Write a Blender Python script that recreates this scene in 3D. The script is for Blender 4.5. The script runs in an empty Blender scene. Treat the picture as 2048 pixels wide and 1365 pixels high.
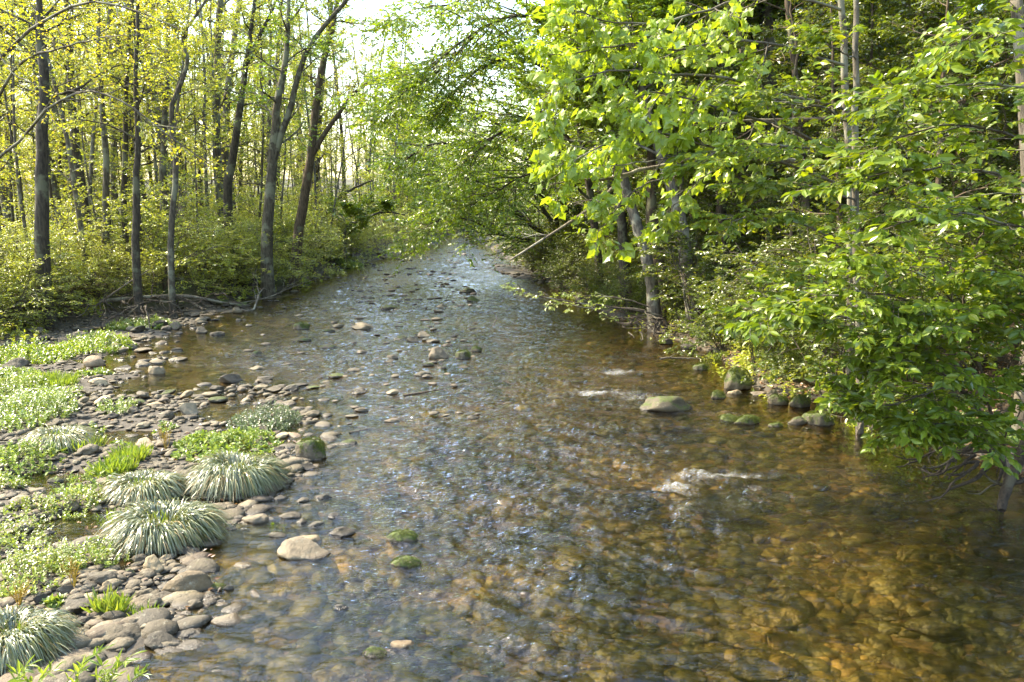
import bpy, bmesh, math, random
import numpy as np
from mathutils import Vector, Matrix, noise as mnoise

scene = bpy.context.scene
COL = scene.collection
rng = np.random.default_rng(11)
random.seed(5)

# ------------------------------------------------------------ camera, sky, sun, exposure
IW, IH, FPX, HZ, CAMZ = 2048.0, 1365.0, 1593.0, 412.0, 3.2
PITCH = math.atan((IH / 2 - HZ) / FPX)
cam_d = bpy.data.cameras.new("camera")
cam_d.lens = 28.0
cam_d.sensor_width = 36.0
cam_d.clip_start = 0.1
cam_d.clip_end = 2000.0
cam = bpy.data.objects.new("camera", cam_d)
cam.location = (0, 0, CAMZ)
cam.rotation_euler = (math.pi / 2 - PITCH, 0, 0)
COL.objects.link(cam)
scene.camera = cam

SUN_AZ, SUN_EL = math.radians(-72), math.radians(47)      # azimuth from +Y towards +X
sdir = Vector((math.sin(SUN_AZ) * math.cos(SUN_EL), math.cos(SUN_AZ) * math.cos(SUN_EL), math.sin(SUN_EL)))
world = bpy.data.worlds.new("World")
scene.world = world
world.use_nodes = True
wn = world.node_tree.nodes
wl = world.node_tree.links
bg = wn["Background"]
sky = wn.new("ShaderNodeTexSky")
sky.sky_type = 'NISHITA'
sky.sun_disc = False
sky.sun_elevation = SUN_EL
sky.sun_rotation = SUN_AZ
sky.air_density = 1.5
sky.dust_density = 1.8
sky.ozone_density = 1.5
wl.new(sky.outputs[0], bg.inputs[0])
bg.inputs[1].default_value = 0.15
sun_d = bpy.data.lights.new("sun", 'SUN')
sun_d.energy = 3.4
sun_d.angle = math.radians(0.5)
sun_d.color = (1.0, 0.88, 0.66)
sun = bpy.data.objects.new("sun", sun_d)
sun.rotation_euler = sdir.to_track_quat('Z', 'Y').to_euler()
sun.location = (-30, 10, 40)
COL.objects.link(sun)
scene.view_settings.view_transform = 'Standard'
scene.view_settings.look = 'None'
scene.view_settings.exposure = 2.25
scene.view_settings.gamma = 1.0
scene.render.engine = 'CYCLES'
cy = scene.cycles
cy.use_denoising = True
cy.max_bounces = 7
cy.diffuse_bounces = 3
cy.glossy_bounces = 3
cy.transmission_bounces = 4
cy.transparent_max_bounces = 8
cy.sample_clamp_indirect = 6.0
cy.caustics_reflective = False
cy.caustics_refractive = False

# ------------------------------------------------------------ pixel helpers (photo pixels -> points in the place)
cp, sp_ = math.cos(PITCH), math.sin(PITCH)
def at(px, py, y):
    """point at distance y up the creek seen at photo pixel px, py"""
    a = (px - IW / 2) / FPX
    b = -(py - IH / 2) / FPX
    dy = cp + b * sp_
    dz = -sp_ + b * cp
    s = y / dy
    return np.array([a * s, y, CAMZ + dz * s])
def ground(px, py, z=0.0):
    b = -(py - IH / 2) / FPX
    dy = cp + b * sp_
    dz = -sp_ + b * cp
    s = (z - CAMZ) / dz
    return np.array([(px - IW / 2) / FPX * s, dy * s, z])
def project(p):
    x, y, z = p[0], p[1], p[2] - CAMZ
    f = y * cp - z * sp_
    u = y * sp_ + z * cp
    return IW / 2 + FPX * x / f, IH / 2 - FPX * u / f, f

# ------------------------------------------------------------ noise on arrays
def _hash(ix, iy, seed):
    h = (ix.astype(np.int64) * 374761393 + iy.astype(np.int64) * 668265263 + seed * 974634777) & 0xffffffff
    h = ((h ^ (h >> 13)) * 1274126177) & 0xffffffff
    h = h ^ (h >> 16)
    return (h & 0xffff) / 65535.0 * 2 - 1
def vnoise(x, y, seed=0):
    x = np.asarray(x, float); y = np.asarray(y, float)
    x0 = np.floor(x); y0 = np.floor(y)
    fx = x - x0; fy = y - y0
    fx = fx * fx * (3 - 2 * fx); fy = fy * fy * (3 - 2 * fy)
    a = _hash(x0, y0, seed); b = _hash(x0 + 1, y0, seed)
    c = _hash(x0, y0 + 1, seed); d = _hash(x0 + 1, y0 + 1, seed)
    return (a * (1 - fx) + b * fx) * (1 - fy) + (c * (1 - fx) + d * fx) * fy
def fbm(x, y, seed=0, o=4):
    s = 0; a = 1.0; t = 0
    for i in range(o):
        s = s + a * vnoise(x * 2 ** i + 13.7 * i, y * 2 ** i + 5.1 * i, seed + i)
        t += a; a *= 0.5
    return s / t
def sstep(a, b, x):
    t = np.clip((x - a) / (b - a), 0, 1)
    return t * t * (3 - 2 * t)
def unit(v):
    return v / np.maximum(np.linalg.norm(v, axis=-1, keepdims=True), 1e-9)

# ------------------------------------------------------------ shape of the land
def _edge(pts):
    w = np.array([ground(a, b)[:2] for a, b in pts])
    w = w[np.argsort(w[:, 1])]
    return w[:, 1], w[:, 0]
LBy, LBx = _edge([(893, 474), (870, 488), (770, 513), (640, 548), (560, 583), (440, 607), (150, 632), (0, 672)])
LBy = np.concatenate([[-20], [8], LBy]); LBx = np.concatenate([[-12.5], [-12.3], LBx])
BEy, BEx = _edge([(893, 474), (870, 489), (770, 514), (640, 549), (562, 585), (480, 620), (390, 650), (330, 690), (300, 730), (470, 765), (560, 800),
                  (600, 840), (600, 900), (540, 960), (480, 1000), (420, 1060), (385, 1110), (430, 1170), (350, 1220), (230, 1262), (100, 1300), (20, 1365)])
BEy = np.concatenate([[-20], BEy]); BEx = np.concatenate([[-6], BEx])
REy, REx = _edge([(935, 474), (975, 500), (1030, 530), (1090, 560), (1130, 600), (1195, 636), (1262, 664), (1385, 708), (1445, 772), (1550, 805), (1665, 852),
                  (1760, 885), (1850, 915), (1960, 950), (2060, 985)])
REy = np.concatenate([[-20, 0, 4], REy]); REx = np.concatenate([[6.5, 6.0, 5.8], REx])
POOLS = [(ground(*p_), w_, l_) for p_, w_, l_ in (((440, 828), .75, .5), ((330, 765), .9, .55), ((470, 735), 1.6, .9), ((150, 1055), .42, .4), ((75, 960), .5, .3), ((200, 880), .7, .35), ((250, 790), .9, .3), ((120, 985), .4, .2), ((490, 1080), .3, .5))]
def xL(y): return np.interp(y, LBy, LBx)
def xB(y): return np.interp(y, BEy, BEx)
def xR(y): return np.interp(y, REy, REx)
def terrain(x, y):
    x = np.asarray(x, float); y = np.asarray(y, float)
    wob = 0.35 * vnoise(x * 0.6, y * 0.6, 3) + 0.12 * vnoise(x * 2.1, y * 2.1, 4)
    xl, xb, xr = xL(y) + wob * np.clip(y / 20, 0.3, 1), xB(y) + 0.5 * wob, xR(y) - 0.25 * wob - 0.1
    n1 = fbm(x * 1.1, y * 1.1, 7, 4)
    n2 = fbm(x * 0.12, y * 0.12, 9, 3)
    # creek bed
    u = np.clip((x - xb) / np.maximum(xr - xb, 0.5), 0, 1)
    bed = -(0.10 + 0.30 * sstep(0.0, 0.75, u)) + 0.07 * n1
    bed = np.where(y > 26, bed * 0.75, bed)
    near_b = sstep(0.0, 1.1, x - xb)
    bar = -0.012 + 0.10 * n1 + 0.06 * sstep(0.3, 4, xb - x) + 0.10 * sstep(-0.5, -4.5, x + 3.2) * sstep(13.5, 9, y)
    for g_, w_, l_ in POOLS:
        bar = bar - 0.13 * np.exp(-(((x - g_[0]) / w_) ** 2 + ((y - g_[1]) / l_) ** 2) ** 1.5)
    h = bar * (1 - near_b) + bed * near_b
    # gravel spit on the right side, far
    h = h + 0.42 * np.exp(-((x - (xR(y) - 0.8)) / 1.3) ** 2 - ((y - 40) / 9.0) ** 2)
    s = xl - x
    left = 0.75 * sstep(-0.15, 0.9, s) + 0.5 * sstep(1, 9, s) + 0.12 * n1 * sstep(0.3, 2, s) + 0.4 * n2 * sstep(2, 10, s)
    left = left + np.clip(s - 30, 0, 400) * 0.03
    s2 = x - xr
    right = 0.55 * sstep(-0.1, 1.0, s2) + 0.14 * n1 * sstep(0.2, 2, s2)
    hill = 0.42 * np.clip(s2 - 2.5, 0, 60) * sstep(2.0, 7, s2) + 0.12 * np.clip(s2 - 62, 0, 300)
    hill = hill * (0.55 + 0.45 * sstep(60, 15, y)) + 0.6 * n2 * sstep(4, 15, s2)
    h = np.where(s > -0.15, np.maximum(h, h + left), h)
    h = np.where(s2 > -0.1, np.maximum(h, h + right + hill), h)
    far = sstep(95, 125, y)
    h = h * (1 - far) + (0.9 + 0.05 * np.clip(y - 95, 0, 300) + n2) * far + 0 * x
    return h
def tz(x, y): return float(terrain(np.array([x]), np.array([y]))[0])

# ------------------------------------------------------------ mesh and object helpers
def make_mesh(name, V, faces, mat=None, smooth=True):
    """V (N,3); faces: list of (M,k) index arrays"""
    me = bpy.data.meshes.new(name)
    V = np.ascontiguousarray(V, dtype=np.float32)
    me.vertices.add(len(V)); me.vertices.foreach_set("co", V.ravel())
    faces = [np.asarray(f, dtype=np.int32) for f in faces if len(f)]
    idx = np.concatenate([f.ravel() for f in faces])
    tot = np.concatenate([np.full(len(f), f.shape[1], dtype=np.int32) for f in faces])
    st = np.concatenate([[0], np.cumsum(tot)[:-1]]).astype(np.int32)
    me.loops.add(len(idx)); me.loops.foreach_set("vertex_index", idx)
    me.polygons.add(len(tot)); me.polygons.foreach_set("loop_start", st); me.polygons.foreach_set("loop_total", tot)
    me.polygons.foreach_set("use_smooth", np.full(len(tot), smooth, dtype=bool))
    me.update(calc_edges=True)
    if mat: me.materials.append(mat)
    return me
class Geo:
    def __init__(s): s.V = []; s.F = {}; s.n = 0
    def add(s, V, *faces):
        V = np.asarray(V, float).reshape(-1, 3)
        for f in faces:
            f = np.asarray(f)
            if f.size: s.F.setdefault(f.shape[1], []).append(f + s.n)
        s.V.append(V); s.n += len(V)
        return s
    def mesh(s, name, mat, smooth=True):
        return make_mesh(name, np.concatenate(s.V), [np.concatenate(v) for v in s.F.values()], mat, smooth)
def obj(name, me, parent=None, loc=None, label=None, cat=None, group=None, kind=None):
    o = bpy.data.objects.new(name, me)
    COL.objects.link(o)
    if parent: o.parent = parent
    if loc is not None: o.location = loc
    tag(o, label, cat, group, kind)
    return o
def tag(o, label=None, cat=None, group=None, kind=None):
    if label: o["label"] = label
    if cat: o["category"] = cat
    if group: o["group"] = group
    if kind: o["kind"] = kind
def copy_tree(o, parent=None):
    c = o.copy(); COL.objects.link(c)
    if parent is not None: c.parent = parent
    for ch in list(o.children):
        copy_tree(ch, c)
    return c

def tubes(P, R, sides=5):
    """P (B,K,3) paths, R (B,K) radii -> verts, quads"""
    P = np.asarray(P, float); R = np.asarray(R, float)
    B, K, _ = P.shape
    T = np.zeros_like(P)
    T[:, 1:-1] = P[:, 2:] - P[:, :-2]; T[:, 0] = P[:, 1] - P[:, 0]; T[:, -1] = P[:, -1] - P[:, -2]
    T = unit(T)
    ref = np.where(np.abs(T[:, :1, 2:3]) > 0.9, np.array([1.0, 0, 0]), np.array([0, 0, 1.0]))
    ref = np.broadcast_to(ref, T.shape)
    A = unit(np.cross(T, ref)); Bn = np.cross(T, A)
    th = np.arange(sides) * 2 * math.pi / sides
    V = P[:, :, None] + R[:, :, None, None] * (A[:, :, None] * np.cos(th)[None, None, :, None] + Bn[:, :, None] * np.sin(th)[None, None, :, None])
    b = np.arange(B)[:, None, None] * K * sides; k = np.arange(K - 1)[None, :, None] * sides; j = np.arange(sides)[None, None, :]
    j2 = (j + 1) % sides
    F = np.stack([b + k + j, b + k + j2, b + k + sides + j2, b + k + sides + j], -1).reshape(-1, 4)
    return V.reshape(-1, 3), F
def smooth_path(pts, n):
    """Catmull-Rom through pts, n samples"""
    p = np.asarray(pts, float)
    if len(p) == 2: return p[0] + (p[1] - p[0]) * np.linspace(0, 1, n)[:, None]
    q = np.vstack([2 * p[0] - p[1], p, 2 * p[-1] - p[-2]])
    t = np.linspace(0, len(p) - 1 - 1e-6, n); i = t.astype(int); f = (t - i)[:, None]
    a, b, c, d = q[i], q[i + 1], q[i + 2], q[i + 3]
    return 0.5 * (2 * b + (c - a) * f + (2 * a - 5 * b + 4 * c - d) * f ** 2 + (3 * b - a - 3 * c + d) * f ** 3)

# ------------------------------------------------------------ materials
def mat(name):
    m = bpy.data.materials.new(name); m.use_nodes = True
    nt = m.node_tree; nt.nodes.clear()
    out = nt.nodes.new("ShaderNodeOutputMaterial")
    return m, nt, out
def N(nt, t, **kw):
    n = nt.nodes.new("ShaderNode" + t)
    for k, v in kw.items():
        if k in n.inputs: n.inputs[k].default_value = v
        else: setattr(n, k, v)
    return n
def ramp(nt, stops, interp='LINEAR'):
    r = nt.nodes.new("ShaderNodeValToRGB"); r.color_ramp.interpolation = interp
    e = r.color_ramp.elements
    while len(e) < len(stops): e.new(0.5)
    for x, (p, c) in zip(e, stops):
        x.position = p; x.color = (c[0], c[1], c[2], 1)
    return r
def leaf_mat(name, cols, trans, gloss=0.12, rough=0.35, tw=0.5):
    """cols: ramp over a random number per leaf; trans: multiplier tint of the light that shines through"""
    m, nt, out = mat(name); L = nt.links.new
    g = N(nt, "NewGeometry"); oi = N(nt, "ObjectInfo")
    add = N(nt, "Math", operation='ADD'); L(g.outputs["Random Per Island"], add.inputs[0])
    mu = N(nt, "Math", operation='MULTIPLY_ADD'); L(oi.outputs["Random"], mu.inputs[0]); mu.inputs[1].default_value = 0.3; mu.inputs[2].default_value = -0.15
    L(mu.outputs[0], add.inputs[1])
    n = len(cols)
    r = ramp(nt, [(i / (n - 1), c) for i, c in enumerate(cols)]); L(add.outputs[0], r.inputs[0])
    tx = N(nt, "TexCoord"); no = N(nt, "TexNoise", Scale=1.2); L(tx.outputs["Object"], no.inputs["Vector"])
    hs = N(nt, "HueSaturation"); L(r.outputs[0], hs.inputs["Color"])
    vv = N(nt, "MapRange"); L(no.outputs[0], vv.inputs[0]); vv.inputs[1].default_value = 0.3; vv.inputs[2].default_value = 0.7
    vv.inputs[3].default_value = 0.75; vv.inputs[4].default_value = 1.25; L(vv.outputs[0], hs.inputs["Value"])
    d = N(nt, "BsdfDiffuse"); L(hs.outputs[0], d.inputs[0])
    t = N(nt, "BsdfTranslucent")
    mx = N(nt, "MixRGB", blend_type='MULTIPLY'); mx.inputs[0].default_value = 1; L(hs.outputs[0], mx.inputs[1]); mx.inputs[2].default_value = (*trans, 1)
    L(mx.outputs[0], t.inputs[0])
    m1 = N(nt, "MixShader"); m1.inputs[0].default_value = tw; L(d.outputs[0], m1.inputs[1]); L(t.outputs[0], m1.inputs[2])
    gl = N(nt, "BsdfGlossy"); gl.inputs["Roughness"].default_value = rough; gl.inputs[0].default_value = (1, 1, 1, 1)
    lw = N(nt, "LayerWeight"); lw.inputs[0].default_value = 0.3
    gm = N(nt, "Math", operation='MULTIPLY_ADD'); L(lw.outputs["Fresnel"], gm.inputs[0]); gm.inputs[1].default_value = 0.10; gm.inputs[2].default_value = gloss * 0.12
    m2 = N(nt, "MixShader"); L(gm.outputs[0], m2.inputs[0]); L(m1.outputs[0], m2.inputs[1]); L(gl.outputs[0], m2.inputs[2])
    L(m2.outputs[0], out.inputs[0])
    return m
def bark_mat(name, dark, light, lichen, lich_amt=0.5, scale=1.0, moss=0.0):
    m, nt, out = mat(name); L = nt.links.new
    tx = N(nt, "TexCoord"); mp = N(nt, "Mapping"); mp.inputs["Scale"].default_value = (14 * scale, 14 * scale, 3.0 * scale)
    L(tx.outputs["Object"], mp.inputs[0])
    n1 = N(nt, "TexNoise", Scale=1.5, Detail=6.0, Roughness=0.65); L(mp.outputs[0], n1.inputs["Vector"])
    r = ramp(nt, [(0.35, dark), (0.62, light)]); L(n1.outputs[0], r.inputs[0])
    n2 = N(nt, "TexNoise", Scale=2.2, Detail=5.0, Roughness=0.6); L(tx.outputs["Object"], n2.inputs["Vector"])
    r2 = ramp(nt, [(0.5 + 0.15 * (0.5 - lich_amt), (0, 0, 0)), (0.58 + 0.15 * (0.5 - lich_amt), (1, 1, 1))]); L(n2.outputs[0], r2.inputs[0])
    mx = N(nt, "MixRGB"); L(r2.outputs[0], mx.inputs[0]); L(r.outputs[0], mx.inputs[1]); mx.inputs[2].default_value = (*lichen, 1)
    last = mx.outputs[0]
    if moss:
        n3 = N(nt, "TexNoise", Scale=1.1, Detail=4.0); L(tx.outputs["Object"], n3.inputs["Vector"])
        r3 = ramp(nt, [(0.6 - 0.2 * moss, (0, 0, 0)), (0.7 - 0.2 * moss, (1, 1, 1))]); L(n3.outputs[0], r3.inputs[0])
        mm = N(nt, "MixRGB"); L(r3.outputs[0], mm.inputs[0]); L(last, mm.inputs[1]); mm.inputs[2].default_value = (0.05, 0.075, 0.015, 1); last = mm.outputs[0]
    b = N(nt, "BsdfPrincipled", Roughness=0.9); L(last, b.inputs["Base Color"])
    bp = N(nt, "Bump", Strength=0.8, Distance=0.02); L(n1.outputs[0], bp.inputs["Height"]); L(bp.outputs[0], b.inputs["Normal"])
    L(b.outputs[0], out.inputs[0])
    return m
def rock_mat(name, per_island=False, warm=0.0, mossy=0.0, tone=1.0):
    m, nt, out = mat(name); L = nt.links.new
    g = N(nt, "NewGeometry"); oi = N(nt, "ObjectInfo"); tx = N(nt, "TexCoord")
    rnd = g.outputs["Random Per Island"] if per_island else oi.outputs["Random"]
    w = lambda c: tuple(c[i] * tone * (1 + warm * (0.35, 0.05, -0.3)[i]) for i in range(3))
    r = ramp(nt, [(0.0, w((0.052, 0.040, 0.024))), (0.25, w((0.10, 0.080, 0.048))), (0.5, w((0.075, 0.062, 0.042))), (0.7, w((0.16, 0.13, 0.08))), (0.85, w((0.10, 0.075, 0.05))), (1.0, w((0.22, 0.18, 0.115)))])
    L(rnd, r.inputs[0])
    pos = g.outputs["Position"]
    n1 = N(nt, "TexNoise", Scale=9.0, Detail=8.0, Roughness=0.7); L(pos, n1.inputs["Vector"])
    n2 = N(nt, "TexNoise", Scale=38.0, Detail=4.0, Roughness=0.7); L(pos, n2.inputs["Vector"])
    ov = N(nt, "MixRGB", blend_type='OVERLAY'); ov.inputs[0].default_value = 0.75; L(r.outputs[0], ov.inputs[1])
    cr = ramp(nt, [(0.3, (0.25, 0.25, 0.25)), (0.7, (0.8, 0.78, 0.72))]); L(n1.outputs[0], cr.inputs[0]); L(cr.outputs[0], ov.inputs[2])
    vo = N(nt, "TexNoise", Scale=17.0, Detail=5.0, Roughness=0.8); L(pos, vo.inputs["Vector"])
    lr = ramp(nt, [(0.57, (0, 0, 0)), (0.63, (0.55, 0.55, 0.55))]); L(vo.outputs[0], lr.inputs[0])
    lm = N(nt, "MixRGB"); L(lr.outputs[0], lm.inputs[0]); L(ov.outputs[0], lm.inputs[1]); lm.inputs[2].default_value = (0.26, 0.24, 0.17, 1); ov = lm
    sxyz = N(nt, "SeparateXYZ"); L(pos, sxyz.inputs[0])
    nz = N(nt, "Math", operation='MULTIPLY_ADD'); L(n1.outputs[0], nz.inputs[0]); nz.inputs[1].default_value = -0.03; L(sxyz.outputs[2], nz.inputs[2])
    # wet band just above the water
    wet = N(nt, "MapRange"); wet.interpolation_type = 'SMOOTHSTEP'; L(nz.outputs[0], wet.inputs[0])
    wet.inputs[1].default_value = -0.008; wet.inputs[2].default_value = 0.022; wet.inputs[3].default_value = 1; wet.inputs[4].default_value = 0
    dk = N(nt, "MixRGB", blend_type='MULTIPLY'); L(wet.outputs[0], dk.inputs[0]); L(ov.outputs[0], dk.inputs[1]); dk.inputs[2].default_value = (0.42, 0.38, 0.33, 1)
    # golden algae below the water line
    al = N(nt, "MapRange"); L(sxyz.outputs[2], al.inputs[0]); al.inputs[1].default_value = 0.0; al.inputs[2].default_value = -0.03; al.inputs[3].default_value = 0; al.inputs[4].default_value = 0.92
    gr = ramp(nt, [(0.0, (0.07, 0.05, 0.012)), (0.22, (0.36, 0.24, 0.055)), (0.42, (0.22, 0.16, 0.035)), (0.55, (0.50, 0.30, 0.075)), (0.66, (0.12, 0.085, 0.02)), (0.8, (0.42, 0.32, 0.11)), (1.0, (0.09, 0.075, 0.018))]); L(rnd, gr.inputs[0])
    g2 = N(nt, "MixRGB", blend_type='OVERLAY'); g2.inputs[0].default_value = 0.8; L(gr.outputs[0], g2.inputs[1]); L(cr.outputs[0], g2.inputs[2])
    big = N(nt, "TexNoise", Scale=0.55, Detail=3.0); L(pos, big.inputs["Vector"])
    br = ramp(nt, [(0.42, (0.22, 0.30, 0.24)), (0.62, (1, 1, 1))]); L(big.outputs[0], br.inputs[0])
    g3 = N(nt, "MixRGB", blend_type='MULTIPLY'); g3.inputs[0].default_value = 1.0; L(g2.outputs[0], g3.inputs[1]); L(br.outputs[0], g3.inputs[2]); g2 = g3
    am = N(nt, "MixRGB"); L(al.outputs[0], am.inputs[0]); L(dk.outputs[0], am.inputs[1]); L(g2.outputs[0], am.inputs[2])
    last = am.outputs[0]
    # moss on top
    sn = N(nt, "SeparateXYZ"); L(g.outputs["Normal"], sn.inputs[0])
    mo = N(nt, "Math", operation='MULTIPLY_ADD'); L(n1.outputs[0], mo.inputs[0]); mo.inputs[1].default_value = 2.6; L(sn.outputs[2], mo.inputs[2])
    mr = N(nt, "MapRange"); L(mo.outputs[0], mr.inputs[0]); hi = 2.55 - 1.5 * mossy
    mr.inputs[1].default_value = hi; mr.inputs[2].default_value = hi + 0.25
    above = N(nt, "MapRange"); L(sxyz.outputs[2], above.inputs[0]); above.inputs[1].default_value = 0.015; above.inputs[2].default_value = 0.03
    mm = N(nt, "Math", operation='MULTIPLY'); L(mr.outputs[0], mm.inputs[0]); L(above.outputs[0], mm.inputs[1])
    mc = ramp(nt, [(0.35, (0.025, 0.03, 0.007)), (0.65, (0.09, 0.115, 0.014))]); L(n2.outputs[0], mc.inputs[0])
    fx = N(nt, "MixRGB"); L(mm.outputs[0], fx.inputs[0]); L(last, fx.inputs[1]); L(mc.outputs[0], fx.inputs[2])
    b = N(nt, "BsdfPrincipled"); L(fx.outputs[0], b.inputs["Base Color"])
    ro = N(nt, "MapRange"); L(wet.outputs[0], ro.inputs[0]); ro.inputs[3].default_value = 0.75; ro.inputs[4].default_value = 0.25; L(ro.outputs[0], b.inputs["Roughness"])
    bp = N(nt, "Bump", Strength=0.8, Distance=0.02); L(n2.outputs[0], bp.inputs["Height"]); L(bp.outputs[0], b.inputs["Normal"])
    L(b.outputs[0], out.inputs[0])
    return m
# ------------------------------------------------------------ ground
def ground_mat():
    m, nt, out = mat("forest_floor_and_gravel"); L = nt.links.new
    g = N(nt, "NewGeometry"); s = N(nt, "SeparateXYZ"); L(g.outputs["Position"], s.inputs[0])
    n1 = N(nt, "TexNoise", Scale=5.0, Detail=8.0, Roughness=0.7); L(g.outputs["Position"], n1.inputs["Vector"])
    n2 = N(nt, "TexNoise", Scale=0.5, Detail=3.0); L(g.outputs["Position"], n2.inputs["Vector"])
    vo = N(nt, "TexVoronoi", Scale=22.0); L(g.outputs["Position"], vo.inputs["Vector"])
    litter = ramp(nt, [(0.3, (0.02, 0.015, 0.009)), (0.5, (0.05, 0.034, 0.018)), (0.62, (0.09, 0.058, 0.03)), (0.72, (0.04, 0.045, 0.012))]); L(n1.outputs[0], litter.inputs[0])
    grav = ramp(nt, [(0.0, (0.05, 0.042, 0.03)), (0.5, (0.09, 0.075, 0.055)), (1.0, (0.14, 0.12, 0.09))]); L(vo.outputs["Color"], grav.inputs[0])
    bedc = ramp(nt, [(0.0, (0.03, 0.022, 0.006)), (0.35, (0.09, 0.055, 0.015)), (0.7, (0.15, 0.085, 0.022)), (1.0, (0.05, 0.04, 0.011))]); L(vo.outputs["Color"], bedc.inputs[0])
    mud = N(nt, "MixRGB"); L(n1.outputs[0], mud.inputs[0]); L(grav.outputs[0], mud.inputs[1]); mud.inputs[2].default_value = (0.035, 0.028, 0.018, 1)
    a = N(nt, "MapRange"); L(s.outputs[2], a.inputs[0]); a.inputs[1].default_value = 0.06; a.inputs[2].default_value = 0.16
    m1 = N(nt, "MixRGB"); L(a.outputs[0], m1.inputs[0]); L(mud.outputs[0], m1.inputs[1]); L(litter.outputs[0], m1.inputs[2])
    b_ = N(nt, "MapRange"); L(s.outputs[2], b_.inputs[0]); b_.inputs[1].default_value = 0.01; b_.inputs[2].default_value = -0.03
    m2 = N(nt, "MixRGB"); L(b_.outputs[0], m2.inputs[0]); L(m1.outputs[0], m2.inputs[1]); L(bedc.outputs[0], m2.inputs[2])
    gn = ramp(nt, [(0.45, (0, 0, 0)), (0.6, (1, 1, 1))]); L(n2.outputs[0], gn.inputs[0])
    gm = N(nt, "Math", operation='MULTIPLY'); L(gn.outputs[0], gm.inputs[0]); L(a.outputs[0], gm.inputs[1])
    gs = N(nt, "Math", operation='MULTIPLY'); L(gm.outputs[0], gs.inputs[0]); gs.inputs[1].default_value = 0.6
    m3 = N(nt, "MixRGB"); L(gs.outputs[0], m3.inputs[0]); L(m2.outputs[0], m3.inputs[1]); m3.inputs[2].default_value = (0.07, 0.09, 0.02, 1)
    b = N(nt, "BsdfPrincipled", Roughness=0.85); L(m3.outputs[0], b.inputs["Base Color"])
    bp = N(nt, "Bump", Strength=0.9, Distance=0.03); L(n1.outputs[0], bp.inputs["Height"]); L(bp.outputs[0], b.inputs["Normal"])
    L(b.outputs[0], out.inputs[0])
    return m
def grid_faces(nr, nc):
    i = np.arange(nr - 1)[:, None] * nc + np.arange(nc - 1)[None]
    return np.stack([i, i + 1, i + nc + 1, i + nc], -1).reshape(-1, 4)
ys = [-25.0]
while ys[-1] < 420: ys.append(ys[-1] + (0.9 if ys[-1] < 2 else max(0.06, 0.012 * ys[-1])))
ys = np.array(ys)
u = np.linspace(-1, 1, 420)
xs = np.sign(u) * (14 * np.abs(u) + 300 * np.abs(u) ** 5)
X, Y = np.meshgrid(xs, ys)
obj("ground", make_mesh("ground", np.stack([X, Y, terrain(X, Y)], -1).reshape(-1, 3), [grid_faces(len(ys), len(xs))], ground_mat()), kind="structure")

# ------------------------------------------------------------ water
FOAM_GLINTS = [  # photo px, py, half width m, half length m, strength; riffle foam, plus weaker spots painting ripple glints as white flecks
    (1235, 747, 1.0, .26, .8), (1205, 790, .95, .3, .85), (1270, 800, .6, .3, .7), (1440, 958, .85, .22, .85), (1350, 980, .3, .36, .85), (1500, 985, .3, .2, .6), (1370, 1020, .35, .5, .6),
    (1560, 1000, .25, .3, .5), (1140, 905, .7, .35, .55), (1270, 935, .4, .2, .5), (1300, 575, 1.2, .3, .3), (1130, 655, .8, .3, .4), (1210, 650, .8, .3, .4),
    (1290, 715, .9, .3, .5), (1060, 850, .9, .4, .35), (1430, 830, .4, .15, .5), (1010, 1080, .3, .25, .4), (960, 1045, .3, .3, .35), (1530, 1165, .3, .12, .3),
    (1030, 1290, .25, .25, .5), (800, 950, 1.2, .8, .38), (1150, 1000, 1.0, .5, .42), (1250, 860, 1.2, .6, .42), (1450, 1010, .9, .5, .5), (1100, 780, 1.2, .7, .4), (1380, 770, .8, .3, .45), (950, 900, .9, .6, .36), (1250, 1020, .9, .5, .42), (700, 720, 2.0, 1.5, .3), (800, 600, 2.5, 3.0, .34), (1100, 1150, .6, .4, .4), (1650, 1100, .5, .25, .36), (1900, 1180, .5, .2, .36), (700, 1150, .5, .4, .34), (620, 980, .4, .4, .3), (900, 480, 4, 3, .36), (930, 520, 2.5, 3, .3), (1300, 1120, .25, .3, .35)]
def water_fields(X, Y):
    foam_glint = np.zeros_like(X); chop = np.zeros_like(X)
    for px, py, w, l, s in FOAM_GLINTS:
        g = ground(px, py)
        d = ((X - g[0]) / w) ** 2 + ((Y - g[1]) / l) ** 2
        d3 = ((X - g[0] - .25 * (g[1] - Y)) / (w * .9)) ** 2 + ((Y - g[1] + l * 2.6) / (l * 2.2)) ** 2
        foam_glint = np.maximum(foam_glint, s * np.exp(-d)); foam_glint = np.maximum(foam_glint, s * .55 * np.exp(-d3)); chop = np.maximum(chop, s * np.exp(-d / 3.5))
    xb, xr = xB(Y), xR(Y)
    mid = sstep(0.2, 2.0, X - xb) * sstep(0.0, 1.5, xr - X)
    patch = 0.5 + 0.5 * fbm(X * 0.35, Y * 0.25, 21, 3)
    calm = (0.22 + 0.78 * mid) * (0.5 + 0.9 * patch) * (0.55 + 0.45 * sstep(5.0, 9.0, Y))
    return foam_glint, chop, calm
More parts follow.
